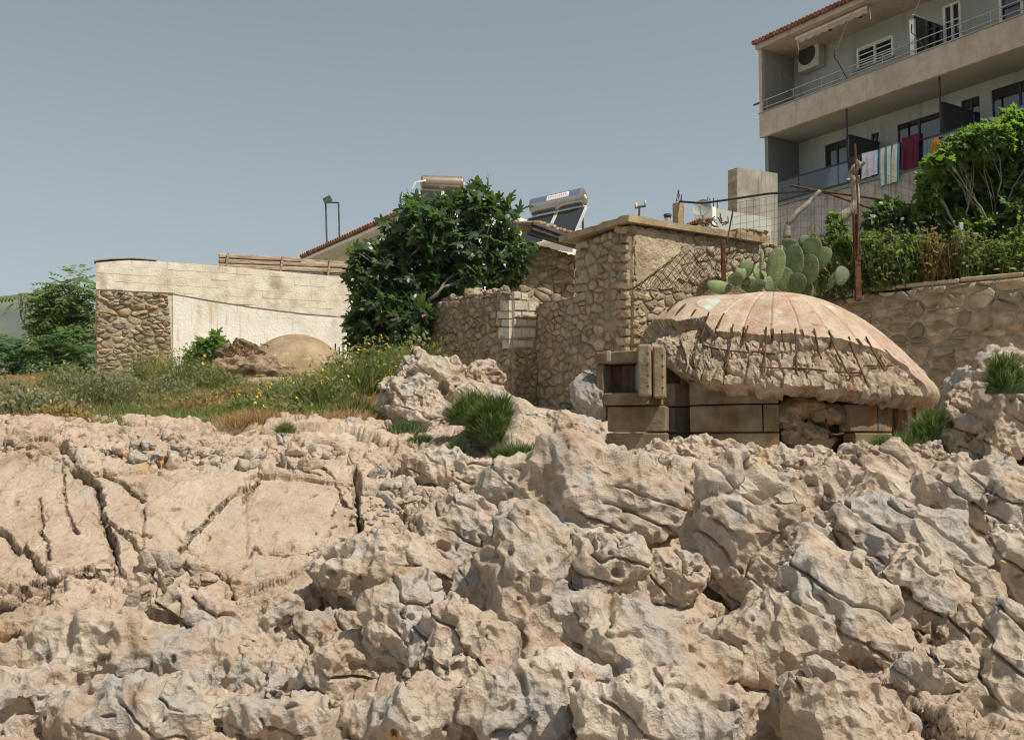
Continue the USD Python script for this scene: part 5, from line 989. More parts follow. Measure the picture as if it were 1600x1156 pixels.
# porch under the firing port and the framed port itself
FXA = unit([.85, -.53, 0]); FNA = unit([-.53, -.85, 0]); FP = P(972, 592, 10.7); AXF = np.array([FXA, FNA, UP])
for r, (ya, yb) in enumerate(((633, 675), (675, 716), (716, 760))):
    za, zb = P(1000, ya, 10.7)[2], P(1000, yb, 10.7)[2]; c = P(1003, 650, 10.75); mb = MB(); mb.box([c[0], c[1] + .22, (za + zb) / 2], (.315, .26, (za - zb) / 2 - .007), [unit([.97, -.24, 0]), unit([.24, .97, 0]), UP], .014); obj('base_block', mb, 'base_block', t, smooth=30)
w2, h2 = W(33, 10.7), W(42, 10.7)
def fbox(x, z_, hw, hh, n0, n1, mt, name, lab=None, ch=.012): mb = MB(); mb.box(FP + FXA * x + UP * z_ - FNA * (-(n0 + n1) / 2), (hw, abs(n1 - n0) / 2, hh), AXF, ch); obj(name, mb, mt, t, label=lab)
wx = .30
fbox(0, .235, wx, .065, -.42, .03, 'base_block', 'port_frame'); fbox(0, -.215, wx, .065, -.42, .03, 'base_block', 'port_frame'); fbox(-wx + .045, .01, .045, .158, -.42, .028, 'base_block', 'port_frame'); fbox(wx - .05, .01, .05, .158, -.42, .028, 'base_block', 'port_frame')
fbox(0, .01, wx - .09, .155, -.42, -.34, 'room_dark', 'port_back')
for k, x in enumerate((-.15, -.04, .06)): fbox(x, .01, .052, .152, -.20, -.17 + .01 * k, 'shutter', 'shutter_plate')
fbox(.16, .01, .03, .15, -.28, -.05, 'teal_paint', 'shutter_plate', 'narrow teal painted plate at the right of the port')
FX2, FN2 = unit([.98, -.2, 0]), unit([-.2, -.98, 0]); A2 = np.array([FX2, FN2, UP])
for k, (px, w_, d_) in enumerate(((1011, 20, 10.38), (1034, 19, 10.50))):
    c = P(px, 578 + k * 3, d_); tl = trimesh.transformations.rotation_matrix(math.radians(3), [0, 1, 0])[:3, :3]; mb = MB(); mb.box(c + [0, .16, 0], (W(w_ / 2, d_), .16, W(41, d_)), A2, .02); obj('port_slab', mb, 'base_block', t)
    for q in range(4): mb = MB(); e = c + UP * W(26 - q * 17, d_) + FN2 * .002 + FX2 * .01; mb.tube([e - FN2 * .01, e + FN2 * .004], .012, 8); obj('bolt_hole', mb, 'iron_dark', t)
mb = MB(); mb.box(P(951, 556, 10.55), (.022, .004, .055), AXF, .002); obj('paint_patch', mb, 'pale_blue_paint', t, label='pale blue smear on the frame corner')
v, f = rock_shape(150, 5, (.26, .22, .20), np.eye(3), P(1050, 545, 11.0) + [.05, .35, -.02], .8, 6, 2, False); obj('broken_edge', (v, f), 'broken_concrete', t, label='crumbled concrete above the firing port', smooth=True)
# ---------------- apartment block
A0 = np.array([9.19, 36.0, 0]); FA = Face(A0, HU, -HW); LA = 17.0
def ap(s, i, z): return A0 + HU * s + HW * i + UP * z           # along the front, inward, height
AXA = np.array([HU, HW, UP])
t = thing('apartment_block', 'grey and beige apartment block with two long shaded balconies at upper right', 'building', (A0[0], A0[1], 4.0))
def abox(name, s0, s1, i0, i1, z0, z1, mt, label=None, ch=.0, parent=None):
    mb = MB(); mb.box(ap((s0 + s1) / 2, (i0 + i1) / 2, (z0 + z1) / 2), (abs(s1 - s0) / 2, abs(i1 - i0) / 2, abs(z1 - z0) / 2), AXA, ch); return obj(name, mb, mt, parent or t, label)
def sz(px, py, inset=0.0): u = on_plane(px, py, A0 + HW * inset, HW) - A0; return u @ HU, u[2]
BI = 1.75
# back wall, with openings cut
wins = []      # (s0, s1, z0, z1, kind)
def opening(px0, px1, top, bot=None, floor=None):
    s0, s1 = sz(px0, 200, BI)[0], sz(px1, 200, BI)[0]; zt = sz(px0, top, BI)[1]; zb = floor if floor else sz(px0, bot, BI)[1]; return s0, s1, zb, zt
LF, UF = 10.50, 13.20
W1 = opening(1288, 1324, 228, floor=LF + .02); W2 = opening(1361, 1373, 210, floor=LF + .02); W3 = opening(1402, 1469, 196, floor=LF + .02); W4 = opening(1503, 1532, 158, floor=LF + .02); W5 = opening(1551, 1640, 141, floor=LF + .02)
V1 = opening(1343, 1398, 77, 108); V1 = (V1[0], V1[1], max(V1[2], 14.0), V1[3]); V2 = opening(1481, 1506, 20, floor=UF + .02); V3 = opening(1570, 1640, 0, floor=UF + .02)
V2 = (V2[0], V2[1], UF + .02, 15.95); V3 = (V3[0], V3[1], UF + .02, 15.95)
def wall_with(z0, z1, opens, name):
    g = sbox(0, z0, LA, z1)
    for o in opens: g = g.difference(sbox(*[o[k] for k in (0, 2, 1, 3)]))
    mb = MB(); mb.prism(g, ap(0, BI, 0), HU, UP, HW * .22); obj(name, mb, 'apartment_grey', t)
wall_with(LF, 13.04, [W1, W2, W3, W4, W5], 'back_wall'); wall_with(UF, 16.36, [V1, V2, V3], 'back_wall')
for o in (W1, W2, W3, W4, W5): 
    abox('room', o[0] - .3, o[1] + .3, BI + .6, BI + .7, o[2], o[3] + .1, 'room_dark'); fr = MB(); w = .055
    for a, b in (((o[0], o[2]), (o[0], o[3])), ((o[1], o[2]), (o[1], o[3])), ((o[0], o[3]), (o[1], o[3])), (((o[0] + o[1]) / 2, o[2]), ((o[0] + o[1]) / 2, o[3]))):
        fr.span(ap(a[0], BI + .07, a[1]), ap(b[0], BI + .07, b[1]), w, .07, up=HW if abs(a[0] - b[0]) < .01 else UP)
    d_ = obj('door_frame', fr, 'dark_frame', t)
    for h in (0, 1): m_ = (o[0] + o[1]) / 2; mb = MB(); a = (o[0] if h == 0 else m_) + .04; b = (m_ if h == 0 else o[1]) - .04; mb.box(ap((a + b) / 2, BI + .08, (o[2] + o[3]) / 2), ((b - a) / 2, .008, (o[3] - o[2]) / 2 - .04), AXA); obj('pane', mb, 'pane_glass', d_)
for o, nb in ((V1, 4), (V2, 2), (V3, 5)):
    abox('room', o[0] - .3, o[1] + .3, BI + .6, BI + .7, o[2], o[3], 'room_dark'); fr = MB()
    for a, b in (((o[0], o[2]), (o[0], o[3])), ((o[1], o[2]), (o[1], o[3])), ((o[0], o[3]), (o[1], o[3])), ((o[0], o[2]), (o[1], o[2])), (((o[0] + o[1]) / 2, o[2]), ((o[0] + o[1]) / 2, o[3]))):
        fr.span(ap(a[0], BI + .03, a[1]), ap(b[0], BI + .03, b[1]), .075, .08, up=HW if abs(a[0] - b[0]) < .01 else UP)
    d_ = obj('window_frame', fr, 'white_frame', t); mb = MB(); mb.box(ap((o[0] + o[1]) / 2, BI + .10, (o[2] + o[3]) / 2), ((o[1] - o[0]) / 2, .008, (o[3] - o[2]) / 2), AXA); obj('pane', mb, 'pane_glass', d_)
    for k in range(nb): z_ = o[2] + (o[3] - o[2]) * (k + .6) / nb; mb = MB(); mb.span(ap(o[0] + .04, BI + .0, z_), ap(o[1] - .04, BI + .0, z_), .035, .03); obj('window_bar', mb, 'white_frame', d_)
    abox('window_sill', o[0] - .08, o[1] + .08, BI - .08, BI + .0, o[2] - .06, o[2], 'apartment_grey')
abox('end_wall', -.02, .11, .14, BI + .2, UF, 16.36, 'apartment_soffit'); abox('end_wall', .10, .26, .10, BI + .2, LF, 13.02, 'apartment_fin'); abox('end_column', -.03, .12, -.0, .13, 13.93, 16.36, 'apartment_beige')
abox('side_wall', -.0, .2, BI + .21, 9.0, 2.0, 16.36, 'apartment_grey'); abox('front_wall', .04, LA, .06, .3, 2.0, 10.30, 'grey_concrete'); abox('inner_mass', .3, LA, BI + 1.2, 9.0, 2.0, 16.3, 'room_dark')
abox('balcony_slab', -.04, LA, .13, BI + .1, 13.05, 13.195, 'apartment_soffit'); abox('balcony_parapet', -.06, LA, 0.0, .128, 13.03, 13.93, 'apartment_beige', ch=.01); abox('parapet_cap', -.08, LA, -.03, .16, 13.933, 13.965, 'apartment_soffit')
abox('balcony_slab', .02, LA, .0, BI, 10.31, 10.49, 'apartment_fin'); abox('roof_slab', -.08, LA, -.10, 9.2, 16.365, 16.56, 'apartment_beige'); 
for k in range(58): s = -.05 + k * .17; mb = MB(); mb.tube([ap(s, -.24, 16.60), ap(s, .5, 16.78)], .095, 7); obj('roof_tile', mb, 'roof_tile', t, smooth=True)
abox('roof_edge', -.14, 9.8, -.20, .4, 16.563, 16.62, 'roof_tile')
# rails of the upper balcony
for z_ in (14.12, 14.40): mb = MB(); mb.tube([ap(-.25 if z_ > 14.3 else 0, .05, z_), ap(LA, .05, z_)], .022, 8); obj('rail', mb, 'steel', t, smooth=True)
for k in range(11): s = .3 + k * 1.25; mb = MB(); mb.tube([ap(s, .05, 13.96), ap(s, .05, 14.40)], .018, 6); obj('rail_post', mb, 'steel', t, smooth=True)
# glass balustrade of the lower balcony
for k in range(8):
    s0 = .05 + k * 1.7; mb = MB(); mb.box(ap(s0 + .84, .02, 10.83), (.83, .008, .33), AXA); obj('glass_panel', mb, 'rail_glass', t)
mb = MB(); mb.span(ap(-.03, .02, 11.18), ap(14, .02, 11.18), .05, .05); obj('rail', mb, 'black_rail', t); mb = MB(); mb.span(ap(-.02, .015, 10.46), ap(14, .015, 10.46), .07, .06); obj('rail', mb, 'black_rail', t)
for px in (1322, 1469): s = sz(px, 200, .1)[0]; mb = MB(); mb.tube([ap(s, .14, LF), ap(s, .14, 13.04)], .035, 9); obj('steel_post', mb, 'dark_frame', t, smooth=True)
for px, top in ((1326, 214), (1471, 163)):
    s, z_ = sz(px, top, .2); abox('divider', s, s + .05, .2, BI, LF, z_, 'divider_dark'); abox('divider_cap', s - .02, s + .07, .18, BI, z_, z_ + .06, 'black_rail')
s, z_ = sz(1424, 24, .15); abox('glass_divider', s, s + .03, .2, BI, UF, z_, 'green_glass'); abox('divider_post', s - .06, s + .09, .12, .22, UF, z_ - .15, 'white_frame'); abox('divider_cap', s - .01, s + .04, .2, BI, z_, z_ + .04, 'white_frame')
s, z_ = sz(1256, 72, BI); s1, z1 = sz(1290, 104, BI); a_ = abox('air_conditioner', s, s1, BI - .36, BI - .02, z1, z_, 'ac_case', ch=.02)
mb = MB(); c = ap((s + s1) / 2 - .06, BI - .365, (z_ + z1) / 2); mb.tube([c, c - HW * .012], min(abs(s1 - s), z_ - z1) * .40, 24); obj('fan_grille', mb, 'black_plastic', a_)
# rolled awning with its scalloped valance
s0, z0 = sz(1240, 66, .05); s1 = sz(1352, 20, .05)[0]; mb = MB(); mb.tube([ap(s0, .22, 16.27), ap(s1, .22, 16.27)], .085, 12); obj('awning_roll', mb, 'ac_case', t, smooth=40)
n = 90; xs = np.linspace(s0 + .1, s1, n); pts = [(x, 16.25) for x in xs] + [(x, 16.08 - .05 * abs(math.sin(x * 9))) for x in xs[::-1]]; mb = MB(); mb.prism(Polygon(pts).buffer(0), ap(0, .15, 0), HU, UP, HW * .008); obj('awning_valance', mb, 'apartment_beige', t)
for s in (s0, s1): mb = MB(); p = [ap(s + .05, .22, 16.25), ap(s + .15, .1, 16.05), ap(s + .1, .2, 15.8)]; mb.tube(p, .022, 6); obj('awning_arm', mb, 'ac_case', t, smooth=True)
for px, py in ((1222, 120), (1304, 90), (1424, 50)): s, z_ = sz(px, py, 0); mb = MB(); p = [ap(s, .03, z_ + .25), ap(s + .03, -.05, z_ - .05), ap(s + .2, -.1, z_ - .22), ap(s + .5, .0, 13.98)]; mb.tube(p, .017, 6); obj('line_bracket', mb, 'iron_dark', t, smooth=True)
mb = MB(); s, z_ = sz(1302, 93, 0); s2, z2 = sz(1330, 12, 0); mb.tube([ap(s, -.02, z_), ap(s2, .1, z2)], .013, 5); obj('aerial_rod', mb, 'steel', t); mb = MB(); s, z_ = sz(1424, 35, 0); s2, z2 = sz(1436, -5, 0); mb.tube([ap(s, -.02, z_), ap(s2, .1, z2)], .013, 5); obj('aerial_rod', mb, 'steel', t)
mb = MB(); s, z_ = sz(1189, 148, 0); mb.span(ap(-.35, .03, 14.36), ap(.1, .03, 14.36), .05, .05); obj('rail_end', mb, 'iron_dark', t)
for px, py, i in ((1344, 18, .8), (1297, 43, .8)): s, z_ = sz(px, py, i); mb = MB(); mb.tube([ap(s, i, 16.36), ap(s, i, 16.33)], .06, 12); obj('ceiling_spot', mb, 'dark_frame', t)
# washing over the balustrade
def cloth(label, quad, mt, seed, stripes=None, name='towel', cat='towel', group=None, i0=-.05):
    rs = np.random.RandomState(seed); n, m = 25, 21; g = np.zeros((n, m, 3)); (x0, y0), (x1, y1), (x2, y2), (x3, y3) = quad      # top left, top right, bottom right, bottom left
    for a in range(n):
        for b in range(m):
            u, v = b / (m - 1), a / (n - 1); px = (x0 * (1 - u) + x1 * u) * (1 - v) + (x3 * (1 - u) + x2 * u) * v; py = (y0 * (1 - u) + y1 * u) * (1 - v) + (y3 * (1 - u) + y2 * u) * v
            s, z_ = sz(px, py, i0); fold = (.035 * math.sin(u * 13 + seed) + .02 * math.sin(u * 29 + 2 * seed)) * min(1, v * 2.5); g[a, b] = ap(s, i0 - .015 + fold - .02 * math.sin(v * 3), z_)
    t_ = thing(name, label, cat, g[0, 0], group=group)
    back = g[0:1] + HW * .10 + UP * .0; back2 = g[8:9] + HW * .16; g = np.concatenate([back2, back + HW * .05, g], 0); n += 2
    i_, j_ = np.meshgrid(np.arange(n - 1), np.arange(m - 1), indexing='ij'); Q_ = np.stack([i_ * m + j_, i_ * m + j_ + 1, (i_ + 1) * m + j_ + 1, (i_ + 1) * m + j_], -1)
    if stripes:
        for k, mt_ in enumerate(stripes):
            sel = (j_ // 2 % len(stripes)) == k; obj('stripes', (g.reshape(-1, 3), Q_[sel]), mt_, t_, smooth=True, kind='stuff')
    else: obj('cloth', (g.reshape(-1, 3), Q_.reshape(-1, 4)), mt, t_, smooth=True)
cloth('white lilac towel hanging over the glass balustrade', [(1347, 240), (1372, 234), (1371, 272), (1345, 281)], 'cloth_lilac', 1)
cloth('teal and cream striped towel hanging over the balustrade', [(1373, 233), (1406, 223), (1404, 283), (1374, 292)], 'cloth_teal', 2, ('cloth_teal', 'cloth_cream', 'cloth_cream'))
cloth('maroon towel hanging over the balustrade', [(1410, 217), (1438, 208), (1436, 260), (1408, 269)], 'cloth_maroon', 3)
cloth('dark grey garment hanging beside the lilac towel', [(1325, 247), (1346, 241), (1344, 280), (1326, 266)], 'cloth_dark', 4, name='garment', cat='garment')
cloth('orange cloth on the rail above the green tree', [(1458, 218), (1468, 214), (1467, 240), (1457, 243)], 'cloth_orange', 5)
cloth('blue towel on the rail at the right edge', [(1584, 169), (1610, 160), (1610, 176), (1586, 184)], 'cloth_blue', 6)
s, z_ = sz(1262, 285, .9); t = thing('balcony_chair', 'dark folded chair standing on the lower balcony behind the glass', 'chair', ap(s, .9, LF)); mb = MB(); mb.box(ap(s + .2, .9, LF + .42), (.22, .22, .025), AXA, .01); obj('seat', mb, 'dark_frame', t); mb = MB(); mb.box(ap(s + .2, 1.1, LF + .62), (.22, .02, .2), AXA, .01); obj('backrest', mb, 'dark_frame', t)
for a in (0, .4):
    for b in (.7, 1.08): mb = MB(); mb.span(ap(s + a, b, LF), ap(s + a, b, LF + .4), .03, .03, up=HW); obj('leg', mb, 'dark_frame', t)
# ---------------- retaining wall on the right, garden above
RA, RBp = P(1268, 458, 14.9), P(1600, 425, 13.0); RU = unit((RBp - RA) * [1, 1, 0]); RN = unit([RU[1], -RU[0], 0]); RN = RN if RN[1] < 0 else -RN; FRW = Face(RA, RU, RN)
t = thing('retaining_wall', 'high retaining wall of large rough rubble with a concrete coping behind the bunker', 'wall', (RA[0], RA[1], 1.5))
pW = FRW.poly([(1225, 468), (1290, 464), (1330, 466), (1345, 460), (1400, 455), (1500, 443), (1600, 433), (1720, 420), (2050, 372), (2050, 900), (1225, 760)])
rubble(t, FRW, pW, (.25, .15), .055, STN[:3] + STN[2:4] + STN[4:], 52, back=.5, mortar='mortar_pale', joint=.010, drop=.3, jit=.45, mfill=.45)
mb = MB(); cp = [FRW.uv(*q) for q in ((1340, 452), (1400, 447), (1500, 436), (1600, 426), (1720, 413), (1880, 391), (2050, 366))]; rs = np.random.RandomState(6)
for a, b in zip(cp[:-1], cp[1:]): mb = MB(); mb.span(FRW.pt(a[0], a[1] - .01, -.24), FRW.pt(b[0] - .01, b[1] - .02, -.24), .06, .50, .02); obj('coping', mb, 'render_plaster', t)
GZ_ = P(1400, 452, 14.3)[2] - .05
sx = np.linspace(-.3, 14, 60); si = np.linspace(.25, 20, 50); SXX, SII = np.meshgrid(sx, si); gp_ = RA * [1, 1, 0] + SXX[..., None] * RU - SII[..., None] * RN; gp_[..., 2] = GZ_ + .12 * (fbm(gp_ * .9, 3, 1) - .5) + .02 * SII - .15
i_, j_ = np.meshgrid(np.arange(49), np.arange(59), indexing='ij'); obj('garden_soil', (gp_.reshape(-1, 3), np.stack([i_ * 60 + j_, i_ * 60 + j_ + 1, (i_ + 1) * 60 + j_ + 1, (i_ + 1) * 60 + j_], -1).reshape(-1, 4)), 'soil', kind='structure', smooth=True)
# bank of earth behind the dome
mb = MB(); v, f = rock_shape(160, 5, (1.5, .7, .6), np.eye(3), P(1170, 520, 14.7), .8, 6, 2, False); obj('earth_bank', (v, f), 'soil', None, 'stony earth bank between the bunker dome and the shed', 'earth bank', smooth=True)

# ---------------- prickly pears
def cactus(label, d, pads, seed):
    rs = np.random.RandomState(seed); b = P(pads[0][0], max(p[1] for p in pads) + 20, d + .2); t = thing('prickly_pear', label, 'cactus', b); o = np.array(ICO[3].vertices)
    for px, py, w, h, roll in pads:
        dd = d + rs.uniform(-.22, .25); c = P(px, py + 6, dd); a, bb = W(w, dd) / 2, W(h, dd) / 2; v = o.copy(); k = 1 + .22 * v[:, 2] ; v[:, 0] *= k * a; v[:, 2] *= bb; v[:, 1] *= .022 + .012 * (1 - (v[:, 2] / bb)**2)
        v[:, 1] += .12 * a * np.sin(v[:, 0] / a * 1.3 + rs.rand() * 3) ; v += .006 * (fbm(v * 14 + px, 3, 1)[:, None] - .5)
        ya = rs.uniform(-.7, .7); M = trimesh.transformations.euler_matrix(rs.uniform(-.3, .3), math.radians(roll), ya, 'sxyz')[:3, :3]; obj('pad', (v @ M.T + c, ICO[3].faces), 'cactus', t, smooth=True)
cactus('large prickly pear with big dark green pads behind the top of the dome', 14.2, [(1241, 400, 34, 54, -18), (1212, 412, 28, 66, 8), (1226, 432, 34, 46, -30), (1268, 385, 34, 42, 10), (1284, 398, 26, 42, 25), (1258, 445, 34, 26, 70), (1292, 432, 34, 38, 5), (1262, 415, 38, 50, -8), (1275, 440, 30, 40, 30), (1232, 374, 24, 16, 10), (1300, 410, 26, 40, 12), (1205, 440, 30, 30, -40), (1245, 438, 30, 36, 18), (1315, 425, 24, 36, 24), (1258, 374, 22, 26, -10)], 1)
cactus('low pale prickly pear with yellowish pads on the left shoulder of the dome', 14.0, [(1124, 443, 42, 22, 8), (1177, 441, 38, 22, -6), (1166, 414, 24, 30, 10), (1150, 430, 24, 22, -20), (1186, 424, 24, 26, 20), (1168, 432, 26, 18, 0), (1190, 402, 7, 36, 4), (1158, 421, 18, 22, -14)], 2)
cactus('small prickly pear at the foot of the tall rusty post', 14.6, [(1352, 428, 22, 38, -8), (1366, 434, 20, 38, 6), (1377, 440, 16, 26, 14)], 3)

# ---------------- fence: posts, mesh, pergola bars
d = 14.25
def post(label, a, b, w, d, mt='rust'): t = thing('fence_post', label, 'post', P(*a, d)); mb = MB(); mb.span(P(*a, d), P(*b, d), w, w * .8, .003, up=np.array([1., 0, 0])); obj('bar', mb, mt, t); return t
tp_ = post('tall rusty angle-iron post rising in front of the retaining wall', (1341, 470), (1337, 335), .085, 14.2); mb = MB(); mb.tube([P(1340, 400, 14.15), P(1341, 330, 14.15), P(1336, 225, 14.15)], .014, 6); obj('upper_bar', mb, 'rust', tp_)
post('short rusty post left of the prickly pears', (1131, 445), (1129, 374), .06, 14.6); post('leaning thin post on the shed wall top', (1136, 378), (1146, 325), .022, 15.2, 'iron_dark')
post('pale concrete post among the weeds at right', (1502, 432), (1501, 348), .055, 13.9, 'galvanised'); post('second pale post half hidden in weeds at right', (1566, 424), (1565, 375), .05, 13.6, 'galvanised')
def wires(label, name, segs, r, mt, cat='fence'):
    t = thing(name, label, cat, segs[0][0]); mb = MB()
    for s_ in segs: mb.tube(s_, r, 4, False)
    obj('wire_grid', mb, mt, t, kind='stuff', smooth=True)
rs = np.random.RandomState(9); segs = []
def tl(px): return np.interp(px, [1000, 1145, 1240, 1338, 1400, 1470], [372, 318, 302, 300, 318, 342])
for px in np.arange(1146, 1466, 10.5): segs.append([P(px + rs.uniform(-1.5, 1.5), tl(px) + rs.uniform(-2, 2) - 40 * (1340 < px < 1470), 14.4), P(px, 400, 14.4), P(px, 452, 14.4)])
for k in range(15):
    pts = [P(px, tl(px) + k * 11 + rs.uniform(-.8, .8) - 40 * (1340 < px < 1470) * (k < 4), 14.42) for px in np.arange(1146, 1470, 16)]; segs.append(pts)
wires('sagging welded wire mesh fence between the shed and the green tree', 'wire_fence', segs, .0023, 'iron_dark')
segs = []
for k in range(38):
    for s in (-1, 1):
        a = np.array([1000 + k * 4.2 + rs.uniform(-3, 3), 455 - rs.uniform(0, 8)]); b = a + [s * 48 + rs.uniform(-8, 8), -66 + rs.uniform(-8, 14)]; q = []
        for u in np.linspace(0, 1, 7):
            x_ = a + (b - a) * u; x_[1] = max(x_[1], np.interp(x_[0], [990, 1060, 1135], [452, 398, 372])); q.append(P(x_[0] + rs.uniform(-2.2, 2.2), x_[1] + rs.uniform(-2.2, 2.2), 14.7 + .12 * rs.randn()))
        segs.append(q)
wires('collapsed rusty chain-link mesh hanging against the shed wall', 'chain_link', segs, .0036, 'rust')
def bar(label, name, pts, d, r, mt, cat): p = [P(x, y, dd) for (x, y), dd in zip(pts, np.broadcast_to(d, len(pts)))]; mb = MB(); mb.tube(p, r, 7); obj(name, mb, mt, None, label, cat, smooth=True)
bar('black cable running from the concrete pillar to the pergola', 'cable', [(1062, 315), (1098, 318), (1140, 312), (1200, 303), (1277, 298)], (18.1, 17.6, 17, 16.2, 15.5), .02, 'black_plastic', 'cable')
bar('rusty pergola bar falling to the right from the dead branch', 'iron_bar', [(1276, 298), (1350, 308), (1462, 326)], 15.4, .02, 'rust', 'bar'); bar('second rusty bar crossing under the first one', 'iron_bar', [(1234, 290), (1290, 301), (1361, 326), (1456, 342)], 15.6, .018, 'rust', 'bar'); bar('rusty bar sticking out of the tree at the right edge', 'iron_bar', [(1578, 345), (1606, 333)], 14.4, .02, 'rust', 'bar')
def dead(label, pts, r0, r1, d, seed):
    rs = np.random.RandomState(seed); t = thing('dead_branch', label, 'branch', P(*pts[0], d)); n = len(pts); k = np.linspace(0, n - 1, n * 5); p = np.array([P(np.interp(q, range(n), [x[0] for x in pts]), np.interp(q, range(n), [x[1] for x in pts]), d) for q in k]); p += .022 * (np.stack([fbm(p * 6, 3, s) for s in (1, 2, 0)], 1) - .5)
    r = np.interp(k, [0, n - 1], [r0, r1]) * (.8 + .45 * noise(p * 9, 1)); mb = MB(); mb.tube(p, r, 10); obj('branch', mb, 'bark', t, smooth=True); return t, p
td, p = dead('thick grey dead trunk bending up in front of the balcony', [(1298, 360), (1312, 343), (1328, 330), (1337, 317), (1336, 300), (1334, 284), (1329, 274), (1336, 262), (1345, 256)], .085, .05, 14.9, 1)
for a, b in (((1334, 262), (1351, 253)), ((1332, 268), (1336, 248)), ((1330, 276), (1322, 281)), ((1334, 285), (1342, 275))): mb = MB(); q, r = limb(P(*a, 14.9), P(*b, 14.8), .045, .016, np.random.RandomState(a[0]), 7, .25); mb.tube(q, r, 7); obj('stub', mb, 'bark', td, smooth=True)
dead('slim spotted dead branch leaning right above the prickly pears', [(1229, 372), (1231, 350), (1243, 334), (1258, 322), (1272, 308), (1281, 299)], .05, .028, 15.0, 2); dead('grey branch rising through the weeds into the green tree', [(1420, 392), (1442, 366), (1458, 342), (1465, 318), (1473, 298), (1484, 280), (1493, 268)], .065, .04, 14.7, 3)

# ---------------- green tree, vines and weeds of the garden
leafy('fig_tree', 'bright green leafy tree at the right edge in front of the balconies', 'tree', [(1462, 262, 20), (1450, 300, 18), (1505, 235, 34), (1545, 225, 36), (1585, 210, 40), (1500, 285, 40), (1545, 275, 42), (1595, 270, 44), (1520, 330, 40), (1570, 325, 44), (1455, 285, 22), (1610, 340, 44), (1540, 370, 32), (1640, 240, 60), (1590, 375, 30), (1478, 318, 22), (1650, 320, 60), (1480, 248, 16), (1480, 352, 30), (1530, 348, 34), (1590, 412, 28), (1450, 330, 18)], 14.5, 'vine_leaf', 'vine', 2400, 6, .115, 91, (1550, 440), trunk_r=.05, leaf_parts=200, spreadd=.4)
leafy('fig_sapling', 'small dark fig bush with big leaves under the striped towel', 'shrub', [(1390, 330, 20), (1372, 345, 18), (1410, 345, 20), (1395, 355, 22), (1425, 340, 16)], 15.2, 'fig_leaf', 'fig', 130, 5, .17, 92, (1395, 420), trunk_r=.02)
leafy('vine', 'yellow-green climbing vine left of the tall rusty post', 'vine', [(1303, 345, 10), (1310, 365, 14), (1318, 390, 18), (1312, 415, 18), (1322, 435, 18), (1300, 380, 12)], 14.6, 'vine_leaf', 'vine', 210, 5, .09, 93, (1312, 455), trunk_r=.012)
leafy('vine', 'yellow-green vine thicket right of the tall rusty post', 'vine', [(1370, 385, 18), (1400, 380, 20), (1440, 415, 22), (1370, 425, 20), (1355, 375, 14), (1430, 395, 22), (1385, 400, 22), (1415, 415, 20), (1460, 385, 20), (1455, 420, 20)], 14.7, 'vine_leaf', 'vine', 620, 5, .085, 94, (1400, 455), trunk_r=.015)
leafy('vine', 'dark leafy growth behind the pale posts at right', 'vine', [(1490, 395, 30), (1530, 390, 30), (1570, 395, 32), (1610, 390, 34), (1480, 425, 20), (1530, 420, 22)], 14.9, 'dark_shrub_leaf', 'oval', 420, 6, .11, 95, (1530, 450), trunk_r=.02)
for k, (px, w, h, dd, mt, lab) in enumerate(((1300, 60, 75, 14.35, 'weed_green', 'tall weeds behind the wall top between prickly pear and rusty post'), (1362, 50, 62, 14.3, 'weed_green', 'brown and green weeds just right of the rusty post'), (1398, 60, 70, 14.1, 'weed_green', 'thin tall weeds along the coping under the fig bush'), (1440, 60, 60, 13.95, 'weed_green', 'seeding dry weeds along the coping at the foot of the grey branch'), (1482, 56, 60, 13.75, 'dry_grass', 'pale dry grass left of the pale concrete post'), (1535, 60, 60, 13.5, 'weed_green', 'weeds on the coping between the two pale posts'), (1595, 60, 50, 13.3, 'ochre_grass', 'weeds on the coping at the right edge'))):
    b = P(px, np.interp(px, [1260, 1345, 1600], [462, 455, 428]), dd); rs = np.random.RandomState(200 + k); n = 230; x = rs.uniform(-1, 1, n); t = thing('weed_clump', lab, 'weeds', b); base = b + np.stack([x * W(w, dd) / 2, rs.uniform(0, .35, n), rs.uniform(-.05, 0, n)], 1); L = 1.15 * W(h, dd) * rs.uniform(.3, 1.45, n) * (.55 + .8 * noise(np.stack([x * 2.2 + k * 5, x * 0, x * 0], 1), 1)); v, f = blades(base, np.array([0, 0, 1.]) + .16 * rs.randn(n, 3), L, .010, rs, .25, 3); obj('stems', (v, f), mt, t, kind='stuff', smooth=False)
    m = 1700; i = rs.randint(0, n, m); pos = base[i] + np.array([0, 0, 1.]) * (L[i] * rs.uniform(.3, 1.0, m))[:, None] + .05 * rs.randn(m, 3); lv, tf = place_leaves('oval', pos, rs.randn(m, 3), SUN + .4 * rs.randn(m, 3), .058 * rs.uniform(.5, 1.6, m)); obj('leaves', join_leaves(lv, tf), ('weed_green', 'vine_leaf', 'weed_green', 'vine_leaf', 'ochre_grass')[k % 5], t, kind='stuff', smooth=False)

